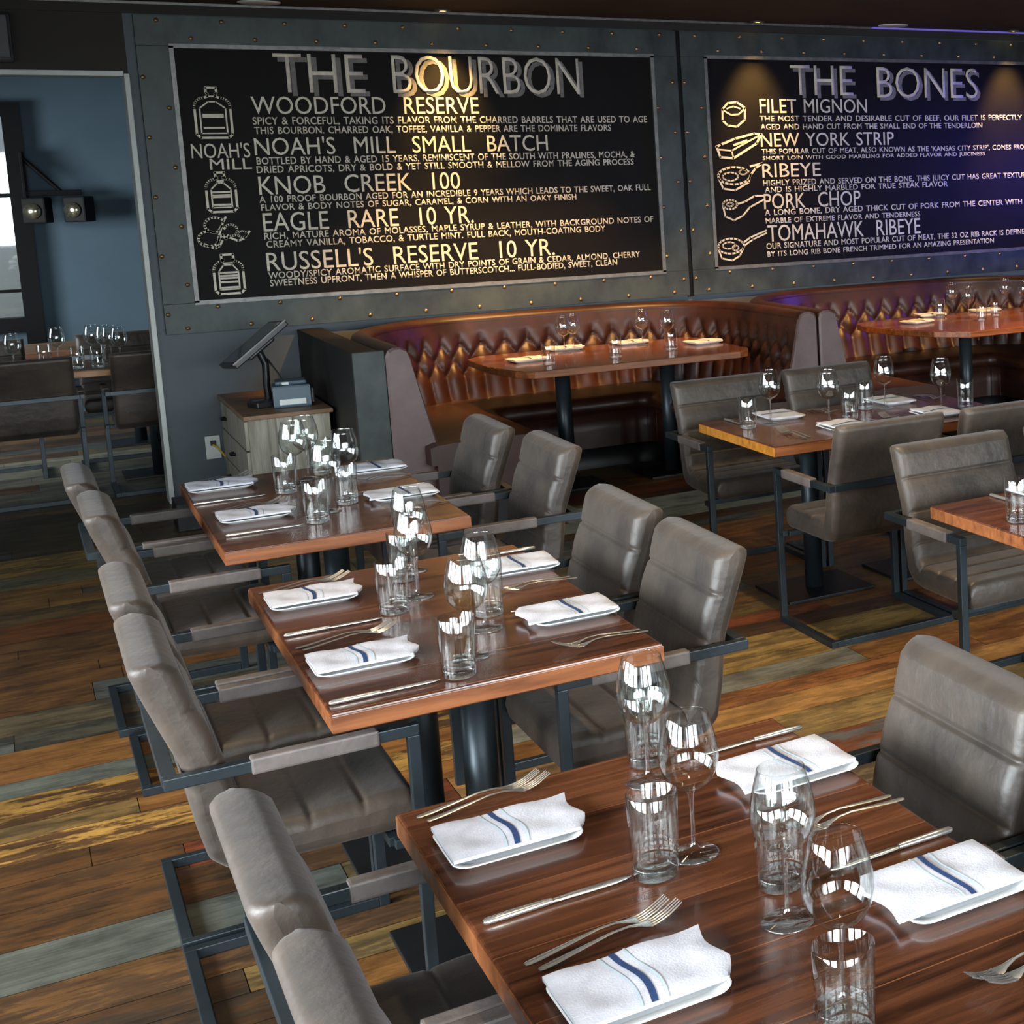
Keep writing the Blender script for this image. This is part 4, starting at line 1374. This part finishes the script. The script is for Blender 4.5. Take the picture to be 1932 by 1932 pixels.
F, B_ = 0.0, PI
TN = ('the nearest table', 'the middle table', 'the far table')
setting(0.613, 2.44, F, 'at the nearest table by the whole left-hand chair back top', 0.19, 0.265)
setting(0.622, 1.85, F, 'at the nearest table, cut by the bottom frame edge', 0.17, 0.265)
setting(1.112, 2.40, B_, 'before the large shiny chair back at the nearest table', 0.235, 0.18)
setting(1.105, 1.835, B_, 'at the nearest table by the right frame edge', 0.25, 0.17)
setting(0.603, 4.245, F, 'at the back left corner of the middle table', 0.165, 0.31)
setting(0.603, 3.60, F, 'at the front left corner of the middle table', 0.215, 0.255)
setting(1.128, 4.20, B_, 'at the middle table before the half hidden chair', 0.21, 0.20)
setting(1.108, 3.655, B_, 'at the front right corner of the middle table', 0.26, 0.12)
setting(0.595, 6.10, F, 'at the far table corner nearest the white trim', 0.16, 0.27)
setting(0.625, 5.47, F, 'at the front left corner of the far table', 0.18, 0.25)
setting(1.12, 6.05, B_, 'at the back right corner of the far table', 0.20, 0.17)
setting(1.10, 5.47, B_, 'at the front right corner of the far table', 0.20, 0.17)
setting(2.85, 6.055, -PI / 2, 'at the gold edged end of the open-side table', 0.21, 0.22)
setting(3.44, 6.065, -PI / 2, 'at the gold edged table before the chair by the booths', 0.2, 0.2)
setting(2.93, 5.60, PI / 2, 'at the gold edged table behind the whole chair back', 0.23, 0.2)
setting(3.41, 5.62, PI / 2, 'between two near chair backs at the gold edged table', 0.2, 0.2)
setting(2.83, 3.96, -PI / 2, 'at the table cut by the frame edge', 0.2, 0.15)

GW, GT = 'stemmed wine glasses', 'straight clear tumblers'
for (kind, x, y, lab) in (
        ('t', 0.766, 2.17, 'clear tumbler in front of two wine glasses, middle of the nearest table'),
        ('w', 0.842, 2.198, 'wine glass standing close beside the tumbler at the middle of the nearest table'),
        ('w', 0.889, 2.527, 'wine glass at the back of the nearest table, overlapping its table edge'),
        ('t', 0.919, 2.612, 'clear tumbler behind the back wine glass of the nearest table'),
        ('w', 0.869, 1.905, 'wine glass before a tumbler, below the napkin of the shiny chair'),
        ('t', 0.910, 2.013, 'clear tumbler seen through a wine glass on the nearest table'),
        ('w', 0.829, 1.656, 'frontmost wine glass of the nearest table, touching a napkin corner in view'),
        ('t', 0.79, 1.572, 'clear tumbler at the bottom frame edge of the nearest table'),
        ('t', 0.756, 3.986, 'clear tumbler on the middle table beside the back corner napkin'),
        ('t', 0.763, 3.361, 'clear tumbler at the front edge of the middle table'),
        ('t', 0.945, 3.80, 'clear tumbler of the middle table before the front shiny chair napkin'),
        ('t', 0.850, 4.30, 'clear tumbler at the back of the middle table under a wine bowl'),
        ('w', 0.838, 4.09, 'wine glass over the back tumbler, highest on the middle table'),
        ('w', 0.819, 3.478, 'wine glass in front on the middle table, foot behind the front tumbler'),
        ('w', 0.905, 3.68, 'wine glass in the centre of the middle table, behind the front one'),
        ('w', 0.890, 4.385, 'wine glass at the far edge of the middle table'),
        ('t', 0.778, 5.84, 'clear tumbler on the far table before the oak chest'),
        ('t', 0.784, 5.249, 'front tumbler of the far table, beside the front corner napkin'),
        ('t', 0.918, 5.488, 'clear tumbler on the far table by the front booth side napkin'),
        ('t', 0.945, 6.13, 'clear tumbler furthest back on the far table'),
        ('w', 0.832, 5.967, 'wine glass on the far table overlapping the oak chest drawers'),
        ('w', 0.886, 6.062, 'wine glass on the far table with the highest rim'),
        ('w', 0.845, 5.40, 'front wine glass of the far table'),
        ('w', 0.945, 5.62, 'wine glass of the far table nearest the booth side'),
        ('t', 2.622, 5.898, 'clear tumbler at the gold edged end of the table'),
        ('w', 2.745, 5.927, 'wine glass over the first plate of the gold edged table'),
        ('w', 2.939, 5.742, 'wine glass between the two dark chair backs at the gold edged table'),
        ('t', 3.075, 5.80, 'clear tumbler in the middle of the gold edged table, shorter side'),
        ('w', 3.337, 5.946, 'wine glass over the second plate of the gold edged table'),
        ('w', 3.492, 5.693, 'wine glass with a long stem furthest along the gold edged table'),
        ('t', 3.613, 5.678, 'clear tumbler at the far end of the gold edged table'),
        ('t', 3.254, 5.985, 'clear tumbler beside the second plate of the gold edged table'),
        ('t', 2.548, 3.72, 'clear tumbler at the corner of the table cut by the frame edge'),
        ('w', 2.905, 9.30, 'wine glass at the start of the near booth table, front of an overlapping pair'),
        ('w', 2.985, 9.36, 'wine glass of the near booth, rear of the overlapping pair'),
        ('w', 3.42, 9.30, 'wine glass behind a napkin at the middle of the near booth table'),
        ('w', 3.52, 9.10, 'wine glass above a tumbler on the near booth table'),
        ('t', 2.65, 8.80, 'clear tumbler near the rounded end of the near booth table'),
        ('t', 3.06, 8.80, 'clear tumbler at the front middle of the near booth table'),
        ('t', 3.462, 8.905, 'clear tumbler of the near booth beneath a wine bowl'),
        ('w', 5.92, 9.45, 'wine glass at the back of the second booth table'),
        ('w', 5.81, 9.05, 'wine glass over a tumbler on the second booth table'),
        ('w', 6.39, 9.42, 'wine glass on the second booth table beside the frame edge, rear one'),
        ('w', 6.42, 9.20, 'wine glass on the second booth table cut by the frame edge'),
        ('t', 5.72, 9.30, 'clear tumbler behind the napkins at the round table end of the second booth'),
        ('t', 5.80, 8.86, 'clear tumbler at the front of the second booth table'),
        ('t', 6.05, 9.05, 'clear tumbler in the middle of the second booth table'),
        ('w', 0.262, 11.32, 'wine glass before the blue wall in the further room, standing alone'),
        ('w', 0.02, 11.05, 'wine glass under the window in the further room'),
        ('w', 0.455, 11.32, 'wine glass in the further room, outermost of the bright cluster'),
        ('w', 0.515, 11.22, 'wine glass in the further room, second of the bright cluster'),
        ('w', 0.545, 11.12, 'wine glass in the further room, third of the bright cluster'),
        ('w', 0.585, 10.98, 'wine glass in the further room, nearest of the bright cluster'),
        ('t', 0.185, 11.25, 'clear tumbler in the further room before the black window frame'),
        ('t', 0.350, 10.93, 'clear tumbler in the further room over the gap between the chairs'),
        ('t', 0.455, 10.90, 'clear tumbler in the further room beside the second dark chair')):
    P['wine' if kind == 'w' else 'tumbler'].put((x, y, TZ), 0, lab, GW if kind == 'w' else GT)
for (x, y, a, lab) in (
        (2.60, 9.07, 0.1, 'at the rounded end of the near booth table'), (2.97, 9.49, -0.2, 'behind the overlapping glasses on the near booth table'),
        (3.40, 9.48, 0.05, 'under a wine bowl on the near booth table'), (3.77, 9.12, 0.15, 'at the end of the near booth table'),
        (5.40, 9.10, 0.3, 'at the round end of the second booth table'), (5.72, 9.44, -0.2, 'behind the first one on the second booth table'),
        (6.20, 9.42, 0.1, 'under the rear glasses of the second booth table'),
        (0.38, 11.46, 0.0, 'in the gap between the dark chairs of the further room'), (0.80, 12.74, 0.0, 'by the blue wall in the further room'),
        (0.76, 12.42, 0.0, 'before the other one by the blue wall'), (-0.10, 11.36, 0.0, 'at the frame edge in the further room')):
    P['plate'].put((x, y, TZ), a, 'white plate under the napkin ' + lab, 'bread plates')
    P['napkin'].put((x + 0.004, y + 0.006, TZ + 0.0145), a + 0.04, 'navy striped napkin ' + lab, 'striped napkins')
